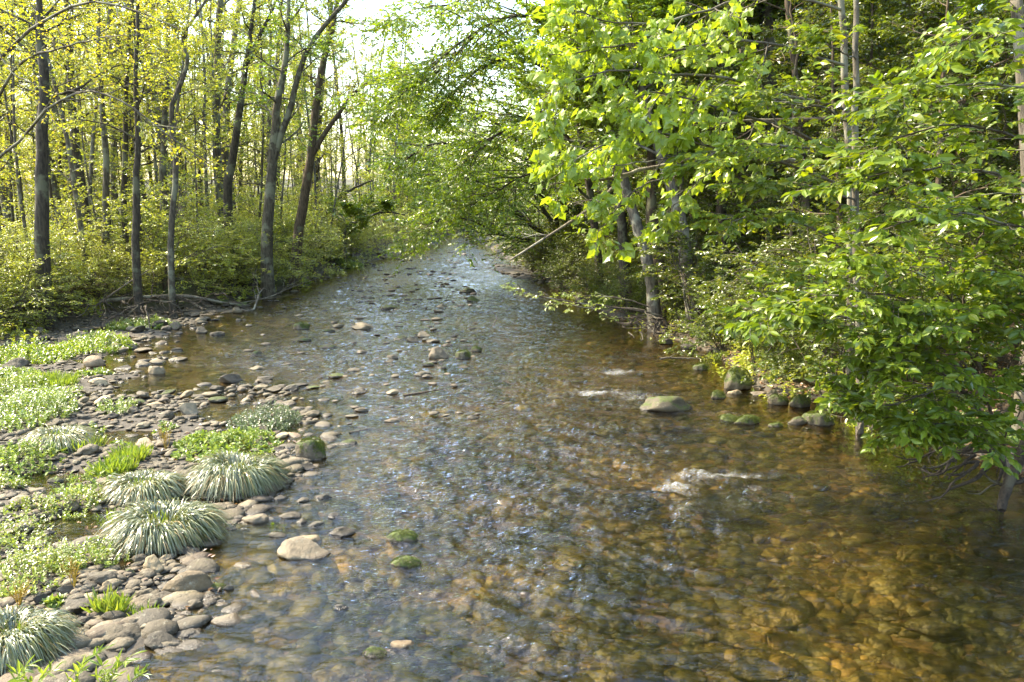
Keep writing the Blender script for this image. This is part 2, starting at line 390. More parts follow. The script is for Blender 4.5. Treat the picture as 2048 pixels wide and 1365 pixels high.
def water_height(X, Y):
    foam_glint, chop, calm = water_fields(X, Y)
    r = lambda x, y, s: 1 - np.abs(vnoise(x, y, s)) * 2
    a = (X * 0.92 - Y * 0.38) * .62; b = X * 0.38 + Y * 0.92
    h = 0.45 * r(a * 1.5, b * 3.4, 31) + 0.5 * vnoise(a * 3.2, b * 6.2, 32) + 0.36 * r(a * 5.0 + h0(X, Y), b * 9.5, 33) + 0.20 * r(a * 11 + 2 * h0(Y, X), b * 19, 34)
    amp = 0.044 * calm + 0.042 * chop
    far = 1.0 / (1 + (np.maximum(Y, 0) / 30) ** 2)
    hs = amp * h * (0.75 + 0.25 * far)
    hs = hs + foam_glint * (0.03 * vnoise(X * 14, Y * 14, 36) + 0.02 * vnoise(X * 33, Y * 33, 37) + 0.02)
    return hs, foam_glint, calm, chop
def h0(X, Y): return 0.8 * vnoise(X * 1.3, Y * 1.3, 41)
def water_mat():
    m, nt, out = mat("creek_water"); L = nt.links.new
    g = N(nt, "NewGeometry")
    mp = N(nt, "Mapping"); mp.inputs["Rotation"].default_value = (0, 0, 0.4); mp.inputs["Scale"].default_value = (0.7, 1.9, 1); L(g.outputs["Position"], mp.inputs[0])
    n1 = N(nt, "TexNoise", Scale=8.0, Detail=2.0, Roughness=0.5, Distortion=0.6); L(mp.outputs[0], n1.inputs["Vector"])
    n2 = N(nt, "TexNoise", Scale=26.0, Detail=2.0, Roughness=0.6, Distortion=0.5); L(mp.outputs[0], n2.inputs["Vector"])
    at_ = N(nt, "Attribute", attribute_name="calm"); af = N(nt, "Attribute", attribute_name="foam_glint")
    b1 = N(nt, "Bump", Distance=0.035); L(n1.outputs[0], b1.inputs["Height"]); L(at_.outputs["Fac"], b1.inputs["Strength"])
    b2 = N(nt, "Bump", Distance=0.011); L(n2.outputs[0], b2.inputs["Height"]); L(at_.outputs["Fac"], b2.inputs["Strength"]); L(b1.outputs[0], b2.inputs["Normal"])
    fr = N(nt, "Fresnel", IOR=1.45); L(b2.outputs[0], fr.inputs["Normal"])
    gl = N(nt, "BsdfGlossy"); gl.inputs["Roughness"].default_value = 0.02; L(b2.outputs[0], gl.inputs["Normal"]); gl.inputs[0].default_value = (1, 1, 1, 1)
    tr = N(nt, "BsdfTransparent"); tr.inputs[0].default_value = (0.86, 0.83, 0.64, 1)
    rf = N(nt, "BsdfRefraction"); rf.inputs[0].default_value = (0.86, 0.82, 0.62, 1); rf.inputs["Roughness"].default_value = 0.0; rf.inputs["IOR"].default_value = 1.33; L(b2.outputs[0], rf.inputs["Normal"])
    bl = N(nt, "MixShader"); bl.inputs[0].default_value = 0.28; L(tr.outputs[0], bl.inputs[1]); L(rf.outputs[0], bl.inputs[2])
    mx = N(nt, "MixShader"); L(fr.outputs[0], mx.inputs[0]); L(bl.outputs[0], mx.inputs[1]); L(gl.outputs[0], mx.inputs[2])
    n3 = N(nt, "TexNoise", Scale=34.0, Detail=6.0, Roughness=0.75, Distortion=1.6); L(mp.outputs[0], n3.inputs["Vector"])
    fm = N(nt, "Math", operation='MULTIPLY_ADD'); L(af.outputs["Fac"], fm.inputs[0]); fm.inputs[1].default_value = 0.36; L(n3.outputs[0], fm.inputs[2])
    fs = N(nt, "MapRange"); L(fm.outputs[0], fs.inputs[0]); fs.inputs[1].default_value = 0.74; fs.inputs[2].default_value = 1.02; fs.inputs[3].default_value = 0; fs.inputs[4].default_value = 0.7
    wd = N(nt, "BsdfDiffuse"); wd.inputs[0].default_value = (0.75, 0.76, 0.74, 1)  # white for the foam and for the glints painted on the ripples
    m2 = N(nt, "MixShader"); L(fs.outputs[0], m2.inputs[0]); L(mx.outputs[0], m2.inputs[1]); L(wd.outputs[0], m2.inputs[2])
    L(m2.outputs[0], out.inputs[0])
    return m
ys = [-20.0]
while ys[-1] < 112: ys.append(ys[-1] + (0.4 if ys[-1] < 3.5 else max(0.022, 0.0042 * ys[-1])))
ys = np.array(ys)
u = np.linspace(-1, 1, 760)
Y, U = np.meshgrid(ys, u, indexing='ij')
X = U * (6.5 + 0.62 * np.maximum(Y, 0)) * (0.6 + 0.4 * np.abs(U))
hh, foam_glint, calm, chop = water_height(X, Y)
me = make_mesh("water", np.stack([X, Y, hh * sstep(-5, 3, Y)], -1).reshape(-1, 3), [grid_faces(len(ys), len(u))], water_mat())
for nm, arr in (("calm", np.clip(calm + chop, 0.05, 1.5)), ("foam_glint", foam_glint)):
    a = me.attributes.new(nm, 'FLOAT', 'POINT'); a.data.foreach_set("value", arr.ravel().astype(np.float32))
obj("water", me, kind="structure")

# ------------------------------------------------------------ stones
def stone_shape(sub, seed, flat=0.55, ang=0.25, npl=11):
    bm = bmesh.new(); bmesh.ops.create_icosphere(bm, subdivisions=sub, radius=1.0)
    o = Vector((seed * 7.31, seed * 3.7, seed * 1.9))
    rr = random.Random(seed)
    planes = [(Vector((rr.uniform(-1, 1), rr.uniform(-1, 1), rr.uniform(-.8, 1))).normalized(), rr.uniform(.5, .88)) for _ in range(npl)]
    for v in bm.verts:
        p = v.co.copy()
        for n_, d_ in planes:
            k = p.dot(n_) - d_
            if k > 0: p -= n_ * k * 0.93
        f = 1 + 0.34 * mnoise.noise(p * 0.9 + o) + 0.11 * mnoise.noise(p * 2.2 + o) + (0.05 * mnoise.noise(p * 5 + o) + 0.02 * mnoise.noise(p * 12 + o) if sub > 2 else 0)
        v.co = p * f
    bm.verts.ensure_lookup_table()
    V = np.array([v.co[:] for v in bm.verts]); F = np.array([[v.index for v in f.verts] for f in bm.faces])
    bm.free()
    V /= np.abs(V).max(0)
    V *= np.array([0.5, 0.5, 0.5])
    return V, F
M_ROCK = rock_mat("river_stone"); M_PALE = rock_mat("pale_river_stone", tone=2.2, warm=.2); M_DARK = rock_mat("dark_river_stone", tone=.6); M_ROCK_MOSS = rock_mat("mossy_river_stone", mossy=0.72); M_ROCK_HALF = rock_mat("part_mossy_river_stone", mossy=0.42, tone=.6)
M_ROCK_ALL = rock_mat("cobbles", per_island=True)
hi_shapes = [stone_shape(4, 10 + i, npl=(3 if i < 4 else 11)) for i in range(12)]
lo_shapes = [stone_shape(2, 40 + i) for i in range(12)]
hi_mesh = {}
def hi(i, m):
    k = (i, m.name)
    if k not in hi_mesh: hi_mesh[k] = make_mesh("stone", *[hi_shapes[i][0], [hi_shapes[i][1]]], m)
    return hi_mesh[k]
# (px, py of the foot, width px, height px, look, label) - the stones one can pick out
HAND = [
 (594,1124,117,44,'p',"long pale flat boulder lying in shallow water, one yellow moss spot on top"),
 (615,1090,55,24,'p',"rounded pale cobble just behind the long pale flat boulder"),
 (555,1078,42,19,'g',"grey oval stone with wet foot, left of the rounded pale cobble"),
 (630,1056,38,17,'g',"grey stone right below the thin flat slab in shallow water"),
 (602,1048,26,14,'g',"small round stone touching the herb sprig in the water"),
 (682,1075,64,20,'d',"wide dark flat stone right of the rounded pale cobble"),
 (573,1040,50,13,'d',"low dark plate stone beside the small green sprig"),
 (641,1000,44,10,'d',"thin dark slab lowest over the water right of the tussocks"),
 (598,1006,38,13,'g',"slanting flat stone tucked left of the thin dark slab"),
 (609,1016,30,12,'g',"round stone in front of the slanting flat stone"),
 (574,1018,30,12,'g',"brown stone leaning on the slanting flat stone"),
 (533,1002,30,13,'d',"small dark stone at the waterside right of the largest tussock"),
 (668,1036,37,11,'d',"flat dark stone above the wide dark flat stone"),
 (506,1048,58,20,'g',"flat tilted stone between the tussocks and the small herb sprig"),
 (458,1062,34,11,'d',"wet low stone right of the lowest big tussock"),
 (486,1061,24,10,'d',"dark pebble-sized stone beside the flat tilted stone"),
 (541,986,44,21,'g',"grey slab at the foot of the upper right tussock"),
 (619,922,66,36,'m',"blocky boulder capped with yellow green moss at the bar's edge"),
 (425,1025,50,18,'g',"brown stone squeezed between the two lower tussocks"),
 (366,1196,100,52,'p',"large smooth tan boulder at the end of the gravel bar"),
 (429,1184,38,18,'m',"low bright green moss cushion stone against the large tan boulder"),
 (457,1182,20,14,'g',"small square stone right of the bright moss cushion"),
 (387,1220,36,38,'d',"upright pointed stone wearing lichen, in front of the large tan boulder"),
 (438,1208,26,14,'d',"dark wet stone right of the upright pointed stone"),
 (506,1184,26,11,'g',"lone small dark stone in open water right of the tan boulder"),
 (197,1184,62,24,'g',"brown oblong stone left of the large tan boulder"),
 (190,1134,68,26,'g',"brown slanting slab at the edge of the bright herbs"),
 (275,1132,40,23,'g',"round topped stone right under the lowest big tussock"),
 (302,1152,48,32,'p',"tan wedge stone tilted towards the large tan boulder"),
 (350,1143,44,15,'g',"flat brown stone behind the large tan boulder"),
 (286,1160,34,17,'g',"tan stone lying against the tan wedge stone"),
 (256,1157,28,14,'h',"small stone touched with moss left of the tan wedge stone"),
 (213,1196,28,21,'p',"pale tilted stone by the yellow dried plant"),
 (128,1200,34,17,'d',"dark stone left of the yellow dried plant's foot"),
 (147,1238,78,33,'d',"big dark slab sloping to the left on the near bar"),
 (276,1226,74,24,'g',"long flat stone behind the near grass tuft"),
 (322,1208,62,18,'g',"flat stone in front of the large tan boulder's left half"),
 (285,1200,40,20,'g',"stone jammed left of the large tan boulder"),
 (223,1254,46,26,'d',"dark round stone under the near grass tuft"),
 (261,1243,30,15,'d',"small dark stone right of the near grass tuft's round stone"),
 (264,1259,38,17,'d',"wet slab lowest beside the near grass tuft"),
 (170,1258,46,20,'d',"dark flat stone below the big dark slab"),
 (136,1253,26,17,'g',"small stone below the big dark slab's middle"),
 (98,1248,40,17,'d',"dark stone left below the big dark slab"),
 (44,1240,38,21,'d',"dark stone nearest the long grass on the left edge"),
 (79,1222,28,21,'d',"dark round stone above the long grass of the near corner"),
 (138,1298,66,30,'p',"mottled oval boulder in shallow water near the bottom left"),
 (248,1290,34,16,'d',"wet half sunk stone between the two long near boulders"),
 (313,1300,76,28,'d',"long dark grey boulder in shallow water, pointing right"),
 (66,988,44,17,'g',"flat grey stone in the left pool"),
 (107,968,34,17,'h',"round stone at the head of the left pool"),
 (104,1018,36,16,'h',"greenish stone at the left pool's right rim"),
 (88,1072,42,14,'d',"flat dark stone in the brown pool among the bright herbs"),
 (679,1220,40,11,'d',"low sharp dark stone alone in midstream water near the bottom"),
 (803,1090,66,28,'m',"green moss covered dome alone in the near water"),
 (810,1142,66,16,'m',"flat moss cushion with small grass just below the moss dome"),
 (747,1316,50,20,'m',"yellow green mossy stone near the bottom edge"),
 (805,1304,54,27,'p',"pale stone beside the yellow green mossy one near the bottom edge"),
 (776,968,36,14,'d',"small dark stone alone left of midstream ripples"),
 (692,892,42,15,'h',"low mossy stone right of the blocky mossy boulder"),
 (875,720,46,24,'g',"grey humped boulder in mid creek"),
 (927,720,34,16,'m',"grassy moss stone just right of the grey humped boulder"),
 (953,705,24,11,'m',"small mossy stone up right of the grey humped boulder"),
 (845,755,40,14,'g',"flat stone below the grey humped boulder"),
 (722,661,50,15,'g',"tan flat boulder alone in the upper left water"),
 (601,660,38,13,'m',"moss topped stone in the upper left water"),
 (773,621,38,9,'h',"low mossy stone upstream of the tan flat boulder"),
 (511,713,34,13,'h',"rounded stone on the left of the open water"),
 (846,676,30,13,'p',"leaning tan stone in the midstream cluster"),
 (825,685,26,11,'g',"left brown stone of the midstream cluster"),
 (865,687,32,11,'g',"right brown stone of the midstream cluster"),
 (800,680,30,9,'h',"flat mossy stone left of the midstream cluster"),
 (755,723,28,9,'g',"low stone left of the grey humped boulder"),
 (785,719,26,11,'g',"dark stone between the low stone and the grey humped boulder"),
 (655,699,36,9,'h',"wide low stone in the left half of the water"),
 (935,588,36,11,'h',"dark mossy boulder in the far water"),
 (945,604,30,8,'m',"green low stone below the far dark boulder"),
 (884,617,26,9,'g',"brown far stone left of the green low stone"),
 (620,838,36,16,'g',"brown stone at the tip of the leafy clump"),
 (1338,826,116,25,'h',"large grey boulder half covered in moss with water curling past it"),
 (1480,782,66,36,'m',"bright mossy boulder at the right bank"),
 (1473,791,34,14,'p',"pale grey stone at the foot of the bright mossy boulder"),
 (1523,793,40,14,'g',"grey stone right of the pale bank stone"),
 (1545,795,30,16,'h',"stone with green top right of the grey bank stone"),
 (1550,778,34,20,'m',"mossy stone behind the green topped bank stone"),
 (1588,782,44,22,'m',"moss blanketed stone highest on the stony right bank"),
 (1521,745,34,24,'m',"yellow mossed stone behind the bright mossy boulder"),
 (1500,853,60,20,'m',"moss hump rising from the water right of the large boulder"),
 (1462,847,48,11,'m',"low moss sliver left of the moss hump"),
 (1645,853,70,27,'m',"green mossy slab against the leafy right bank"),
 (1598,852,40,20,'h',"brown stone with leaf litter left of the mossy slab"),
 (1617,860,24,8,'h',"tiny flat stone in front of the mossy slab"),
 (1438,800,34,16,'m',"small mossy stone left of the bright mossy boulder's foot"),
 (1405,742,36,14,'m',"mossy stone at the waterline upstream of the bright mossy boulder"),
 (1560,812,44,20,'m',"mossy stone below the grey ones on the stony right bank"),
 (1605,818,46,24,'m',"mossy lump between the stony bank and the mossy slab"),
 (1660,828,50,26,'m',"moss cushion behind the mossy slab under the leaves"),
 (1555,856,34,12,'m',"little moss hump just right of the rising moss hump"),
 (1380,700,34,16,'h',"moss flecked stone by the lichen covered trunk's roots"),
 (1335,690,30,14,'d',"dark stone just below the leaning grey trunk"),
 (1442,703,34,11,'g',"flat stone at the waterline below the bank shrubs"),
 (1635,1005,0,0,'',''),
 (1312,606,0,0,'',''),
 (310,750,38,20,'p',"pointed grey stone in the left backwater"),
 (183,735,44,24,'p',"round topped pale boulder below the bank weeds"),
 (191,775,42,17,'p',"tan flat boulder at the left backwater's edge"),
 (325,842,40,19,'g',"rounded brown stone on the middle of the gravel bar"),
 (374,832,40,26,'g',"grey peaked stone beside the rounded brown stone"),
 (313,658,40,18,'d',"broad dark stone under the cut bank"),
 (345,661,32,16,'h',"mossy stone right of the broad dark stone"),
 (400,668,28,14,'d',"dark stone at the top of the left shoreline"),
 (432,672,34,11,'d',"low dark stone out in the water off the left shoreline"),
 (555,780,32,12,'g',"highest flat cobble on the midstream gravel tongue"),
 (262,918,44,18,'h',"flat greenish stone above the dark green herb mound"),
 (285,905,46,22,'p',"pale round stone on the bar above the middle tussock"),
 (345,915,42,20,'g',"grey stone under the leafy clump"),
 (250,935,48,16,'g',"long brown cobble left above the middle tussock"),
 (570,938,30,17,'g',"stacked brown stone left of the blocky mossy boulder"),
 (560,925,36,17,'g',"brown stone higher in the pile left of the blocky mossy boulder"),
 (610,942,34,14,'d',"dark foot stone below the blocky mossy boulder"),
 (563,952,26,11,'d',"flat stone lowest in the pile left of the blocky mossy boulder"),
]
HAND = [h for h in HAND if h[2]]
LOOKC = {'p': "pale", 'g': "grey brown", 'd': "dark wet", 'm': "mossy", 'h': "moss flecked"}
stones = []      # dict(x,y,w,l,h,z,rot,look,label,px)
for (px, py, w, h, look, lab) in HAND:
    f = ground(px, py)
    d = f[1]; W_ = w * math.hypot(d, CAMZ) / FPX * 0.98
    ang = math.atan2(CAMZ, d)
    Ln = W_ * random.uniform(0.55, 0.7)
    # visible height = height*cos(ang) + length*sin(ang)
    Hh = max(0.3 * W_, (h * math.hypot(d, CAMZ) / FPX - 0.75 * Ln * math.sin(ang)) / math.cos(ang) * 1.25)
    if look == 'm': Hh *= 1.25
    Hh = min(Hh, 0.75 * W_)
    z0 = max(-0.03, min(0.06, tz(f[0], f[1] + Ln / 2)))
    stones.append(dict(x=f[0], y=f[1] + Ln * 0.48, w=W_, l=Ln, h=Hh * 1.5, z=z0 + Hh * 0.32, rot=random.uniform(-0.25, 0.25), look=look, label=lab, tilt=random.uniform(-.12, .12)))
# midstream gravel tongue, left bar cobbles, scattered stones in the current, far right spit, right bank foot
def scatter(n, xr_, yr_, cond, smin, smax, pw=2.0, seed=0, zoff=0.0):
    r = np.random.default_rng(seed); c = 0; k = 0
    while c < n and k < n * 60:
        k += 1
        x = r.uniform(*xr_); y = yr_[0] + (yr_[1] - yr_[0]) * r.random() ** 1.0
        if not cond(x, y): continue
        if any(abs(x - g_[0]) < w2_ * .8 and abs(y - g_[1]) < l2_ * .8 for g_, w2_, l2_ in POOLS) and zoff < .04: continue
        s = smin + (smax - smin) * r.random() ** pw
        ok = True
        for q in stones[-400:]:
            if (q['x'] - x) ** 2 + (q['y'] - y) ** 2 < (0.42 * (q['w'] * .8 + s * .8)) ** 2: ok = False; break
        if not ok: continue
        t = tz(x, y)
        h = s * r.uniform(0.32, 0.6)
        z = t + h * 0.22 + zoff
        stones.append(dict(x=x, y=y, w=s, l=s * r.uniform(0.6, 0.85), h=h, z=z, rot=r.uniform(-0.7, 0.7), look='gggdpdgh'[r.integers(8)], label=None, tilt=r.uniform(-.32, .32)))
        c += 1
# tongue between px 400..640, py 765..805
g1 = ground(640, 800); g2 = ground(380, 760)
tong = [ground(a, b)[:2] for a, b in [(632, 792), (600, 778), (560, 772), (510, 778), (470, 790), (420, 797), (370, 800), (300, 808), (230, 812)]]
def near_path(x, y, P, w):
    return min(math.hypot((x - a) * 0.6, y - b) for a, b in P) < w
scatter(75, (-8, -2), (11, 15.5), lambda x, y: near_path(x, y, tong, 0.42), 0.10, 0.34, 1.6, 1, 0.05)
scatter(150, (-7, -2), (5.2, 13), lambda x, y: x < xB(y) + 0.15 and x > -0.65 * y - 0.3 and tz(x, y) > -0.05, 0.10, 0.34, 1.9, 2)
scatter(110, (-12, -4), (12, 26), lambda x, y: x < xB(y) + 0.6 and x > xL(y) + 0.2 and tz(x, y) > -0.09, 0.14, 0.5, 2.0, 3, 0.02)
def vis(s): return s['w'] / s['y']
# stones standing in the current
r_ = np.random.default_rng(8)
for k in range(420):
    if k < 300: px, py = r_.uniform(470, 960), 520 + 330 * r_.random() ** 1.5
    else: px, py = r_.uniform(700, 940), r_.uniform(505, 620)
    if px < 470 + (py - 640) * 0.3: continue
    f = ground(px, py)
    if f[0] < xB(f[1]) + 0.2 or f[0] > xR(f[1]) - 0.6: continue
    s = (0.06 + 0.2 * r_.random() ** 1.7) * (1 + f[1] / 60)
    stones.append(dict(x=f[0], y=f[1], w=s, l=s * .7, h=s * r_.uniform(.25, .42), z=r_.uniform(0.005, 0.035), rot=r_.uniform(-.4, .4), look='dghdgd'[r_.integers(6)], label=None, tilt=0))
scatter(170, (1, 9), (26, 58), lambda x, y: xR(y) - 3.2 < x < xR(y) + 0.4 and tz(x, y) > -0.08, 0.2, 0.55, 1.8, 4)
scatter(60, (2, 9), (8.5, 24), lambda x, y: xR(y) - 0.35 < x < xR(y) + 0.5, 0.12, 0.4, 1.8, 5, 0.0)
scatter(50, (-13, -3), (22, 60), lambda x, y: xL(y) - 0.2 < x < xL(y) + 0.8, 0.2, 0.6, 1.8, 6, 0.0)
order = sorted([s for s in stones if not s['label']], key=lambda s: -vis(s) * (1 if abs(s['x']) < 0.68 * s['y'] else 0))
n_ind = 285 - sum(1 for s in stones if s['label'])
individual = [s for s in stones if s['label']] + order[:n_ind]
rest = order[n_ind:]
landmarks = [
 ("the long pale flat boulder", ground(594, 1110)), ("the blocky mossy boulder", ground(619, 910)), ("the large tan boulder", ground(366, 1180)),
 ("the mottled oval boulder", ground(138, 1290)), ("the lowest big tussock", ground(300, 1090)), ("the upper right tussock", ground(450, 985)),
 ("the small pool tussock", ground(100, 905)), ("the leafy clump on the bar", ground(470, 880)), ("the rounded plant on the bar", ground(230, 830)),
 ("the grey humped boulder", ground(875, 715)), ("the tan flat boulder upstream", ground(722, 660)), ("the tip of the gravel tongue", ground(625, 795)),
 ("the middle of the gravel tongue", ground(500, 785)), ("the bright green grass patch", ground(100, 770)), ("the round topped pale boulder", ground(183, 735)),
 ("the pointed backwater stone", ground(310, 750)), ("the top of the left shoreline", ground(430, 650)), ("the fallen log on the cut bank", ground(300, 640)),
 ("the far riffle", ground(920, 500)), ("the far gravel spit", ground(1000, 535)), ("the pool beside the gravel spit", ground(1060, 575)),
 ("the leaning grey tree's foot", ground(1315, 665)), ("the bright mossy bank boulder", ground(1480, 780)), ("the far dark boulder", ground(935, 588)),
 ("the forked tree's bank", ground(570, 590)), ("the left end of the far bank", ground(700, 535)), ("the midstream stone cluster", ground(845, 685)),
 ("the low overhanging twig", ground(1060, 610)), ("the roots on the near right bank", ground(1900, 960)), ("the mossy slab", ground(1645, 853)),
 ("the moss topped stone upstream", ground(601, 660)), ("the stone off the left shore", ground(511, 713)), ("the dark green herb mound", ground(170, 975))]
ORD = ["closest", "second closest", "third closest", "fourth closest", "fifth closest", "sixth closest", "seventh closest", "eighth closest", "ninth closest", "tenth closest",
       "eleventh closest", "twelfth closest", "thirteenth closest", "fourteenth closest", "fifteenth closest", "sixteenth closest"]
LOOKM = {'m': M_ROCK_MOSS, 'h': M_ROCK_HALF, 'p': M_PALE, 'd': M_DARK}
buckets = {}
for s in individual:
    if s['label']: continue
    pr = project((s['x'], s['y'], 0.05))
    i = min(range(len(landmarks)), key=lambda k: math.hypot(project(landmarks[k][1])[0] - pr[0], 1.7 * (project(landmarks[k][1])[1] - pr[1])))
    lp = project(landmarks[i][1]); dx = pr[0] - lp[0]; dy = pr[1] - lp[1]
    side = ("right of" if dx > 0 else "left of") if abs(dx) > 1.5 * abs(dy) else ("below" if dy > 0 else "above")
    c = LOOKC[s['look']]
    buckets.setdefault((c, side, i), []).append((math.hypot(dx, dy), s))
for (c, side, i), lst in buckets.items():
    lst.sort(key=lambda t: t[0])
    for k, (_, s) in enumerate(lst):
        sz = "small" if s['w'] < 0.17 else ("fist sized" if s['w'] < 0.24 else "wide")
        s['label'] = f"{sz} {c} cobble {side} {landmarks[i][0]}, {ORD[min(k, 15)]}"
SUNK = [(1440, 985, 150, 'orange rock lying just under the water below the largest white riffle'), (1265, 985, 130, 'greenish sunken rock left of the largest white riffle'),
        (1560, 1215, 100, 'yellow sunken oval rock alone in the near right water'), (1515, 1315, 120, 'flat orange sunken rock near the bottom edge, right of centre'),
        (1275, 1310, 120, 'broad orange sunken rock at the bottom centre'), (1110, 1310, 90, 'pale orange sunken rock left of the broad bottom one'),
        (1870, 1235, 120, 'golden sunken rock near the right edge'), (1740, 1345, 120, 'golden sunken rock at the bottom right'), (1220, 855, 60, 'small orange rock glowing under water in mid creek'),
        (1130, 960, 70, 'brown sunken rock in the midstream ripples'), (860, 1350, 70, 'rust coloured low rock at the bottom edge left of centre')]
for k, (px, py, w, lab) in enumerate(SUNK):
    f = ground(px, py); W_ = w * math.hypot(f[1], CAMZ) / FPX; hh_ = max(.16, W_ * .35)
    individual.append(dict(x=f[0], y=f[1], w=W_, l=W_ * .62, h=hh_, z=-0.035 - hh_ * .42, rot=random.uniform(-.4, .4), look='p', label=lab, tilt=random.uniform(-.1, .1)))
# moss tufts used on the greenest stones
def moss_tuft_mesh():
    V0, F0 = hi_shapes[3]
    r = np.random.default_rng(4); n = 4200
    th = r.uniform(0, 2 * math.pi, n); ph = np.arccos(r.uniform(0.15, 1, n))
    p = np.stack([np.sin(ph) * np.cos(th) * .5, np.sin(ph) * np.sin(th) * .5, np.cos(ph) * .5], -1)
    nrm = unit(p) + r.normal(0, .5, (n, 3)); nrm = unit(nrm)
    side = unit(np.cross(nrm, r.normal(0, 1, (n, 3))))
    k_ = vnoise(p[:, 0] * 7, p[:, 1] * 7, 12) + .6 * vnoise(p[:, 0] * 15, p[:, 1] * 15, 14) > -.12; p, nrm, side = p[k_], nrm[k_], side[k_]; n = len(p)
    w = r.uniform(0.005, 0.012, n)[:, None]; h = r.uniform(0.02, 0.06, n)[:, None]
    V = np.stack([p * .93 - side * w, p * .93 + side * w, p * .93 + nrm * h], 1).reshape(-1, 3)
    return make_mesh("moss", V, [np.arange(3 * n).reshape(-1, 3)], leaf_mat("moss_blades", [(0.045, 0.06, 0.008), (0.10, 0.13, 0.012), (0.16, 0.18, 0.02)], (1, 1.1, .4), tw=.3), smooth=False)
moss_me = moss_tuft_mesh()
for k, s in enumerate(individual):
    m = LOOKM.get(s['look'], M_ROCK)
    o = obj("boulder" if s['w'] > 0.42 else "river_stone", hi(k % 4 if (s['look'] in 'pm' and k < len(HAND)) else k % 12, m), loc=(s['x'], s['y'], s['z']), label=s['label'],
            cat="boulder" if s['w'] > 0.42 else "stone", group="stones in and beside the creek")
    o.scale = (s['w'], s['l'], s['h']); o.rotation_euler = (s['tilt'] * .5, s['tilt'], s['rot'])
    if s['look'] == 'm' and s['y'] < 26:
        obj("moss", moss_me, parent=o)
# the rest of the dry gravel and all the sunken cobbles: nobody could count them
def stuff_stones(name, L_, label):
    g = Geo()
    by = {}
    for i, s in enumerate(L_): by.setdefault(i % 12, []).append(s)
    for i, lst in by.items():
        V0, F0 = lo_shapes[i]
        A = np.array([[s['x'], s['y'], s['z'], s['w'], s['l'], s['h'], s['rot']] for s in lst])
        c, sn = np.cos(A[:, 6]), np.sin(A[:, 6])
        x = V0[None, :, 0] * A[:, 3:4]; y = V0[None, :, 1] * A[:, 4:5]; z = V0[None, :, 2] * A[:, 5:6]
        V = np.stack([x * c[:, None] - y * sn[:, None] + A[:, 0:1], x * sn[:, None] + y * c[:, None] + A[:, 1:2], z + A[:, 2:3]], -1)
        F = F0[None] + (np.arange(len(lst)) * len(V0))[:, None, None]
        g.add(V, F.reshape(-1, 3))
    o = obj(name, g.mesh(name, M_ROCK_ALL), label=label, cat="gravel", kind="stuff")
    return o
r_ = np.random.default_rng(77)
def many(n, yr_, cond, smin, smax, pw, zf):
    y = yr_[0] * (yr_[1] / yr_[0]) ** r_.random(n)
    x = r_.uniform(-0.75, 0.75, n) * np.maximum(y, 7) 
    k = cond(x, y); x, y = x[k], y[k]
    s = smin + (smax - smin) * r_.random(len(x)) ** pw
    t = terrain(x, y)
    return [dict(x=a, y=b, z=c + d * zf, w=d, l=d * e, h=d * f, rot=g_) for a, b, c, d, e, f, g_ in zip(x, y, t, s, r_.uniform(.6, .85, len(x)), r_.uniform(.28, .5, len(x)), r_.normal(0.3, .5, len(x)))]
bar = many(36000, (4.6, 26), lambda x, y: (x < xB(y) + 0.3) & (x > xL(y)) & (x > -.68 * y - .5) & (terrain(x, y) > -.045), 0.035, 0.17, 1.8, 0.12)
spit = many(9000, (24, 62), lambda x, y: (x > xR(y) - 3.0) & (x < xR(y) + 0.6) & (terrain(x, y) > -0.05), 0.08, 0.3, 2.0, 0.1)
bank = many(16000, (7, 26), lambda x, y: (x > xR(y) - 0.5) & (x < xR(y) + 0.35), 0.04, 0.22, 2.0, 0.1)
stuff_stones("gravel", rest + bar + spit + bank, "loose grey brown pebbles and cobbles covering the bars and shores")
bed = many(19000, (4.2, 30), lambda x, y: ((x > xB(y) - 0.1) | ((terrain(x, y) < -.03) & (x > xL(y)))) & (x < xR(y) + 0.1), 0.05, 0.42, 3.0, 0.02)
stuff_stones("sunken_cobbles", bed, "golden brown cobbles covering the creek bed under the water")
# ------------------------------------------------------------ leaves and twigs
LEAF = {}
def _lt(name, V, *F): LEAF[name] = (np.array(V, float), [np.array(f) for f in F])
_lt('small', [(0, 0, 0), (.45, .27, .07), (1, 0, -.06), (.45, -.27, .07)], [(0, 1, 2), (0, 2, 3)])
_lt('ovate', [(0, 0, 0), (.22, .17, .05), (.5, .245, .07), (.8, .13, .0), (1, 0, -.12), (.8, -.13, .0), (.5, -.245, .07), (.22, -.17, .05), (.4, 0, 0), (.72, 0, -.04)],
    [(0, 8, 2, 1), (8, 9, 3, 2), (0, 7, 6, 8), (8, 6, 5, 9)], [(9, 4, 3), (9, 5, 4)])
_mo = [(0, 0), (-.10, .20), (.05, .27), (.22, .30), (.40, .52), (.47, .36), (.60, .28), (.72, .20), (1, 0)]
_mv = [(a, b, -.05 + .05 * math.cos(a * 3) - .10 * a - .1 * abs(b)) for a, b in _mo] + [(a, -b, -.05 + .05 * math.cos(a * 3) - .10 * a - .1 * abs(b)) for a, b in _mo[1:-1]][::-1]
_lt('maple', _mv + [(.38, 0, 0.02)], [(len(_mv), (i + 1) % len(_mv), i) for i in range(len(_mv))])
_lt('blade', [(0, -.035, 0), (.35, -.05, .05), (.7, -.035, .02), (1, 0, -.12), (.7, .035, .02), (.35, .05, .05), (0, .035, 0)], [(0, 1, 5, 6), (1, 2, 4, 5)], [(2, 3, 4)])

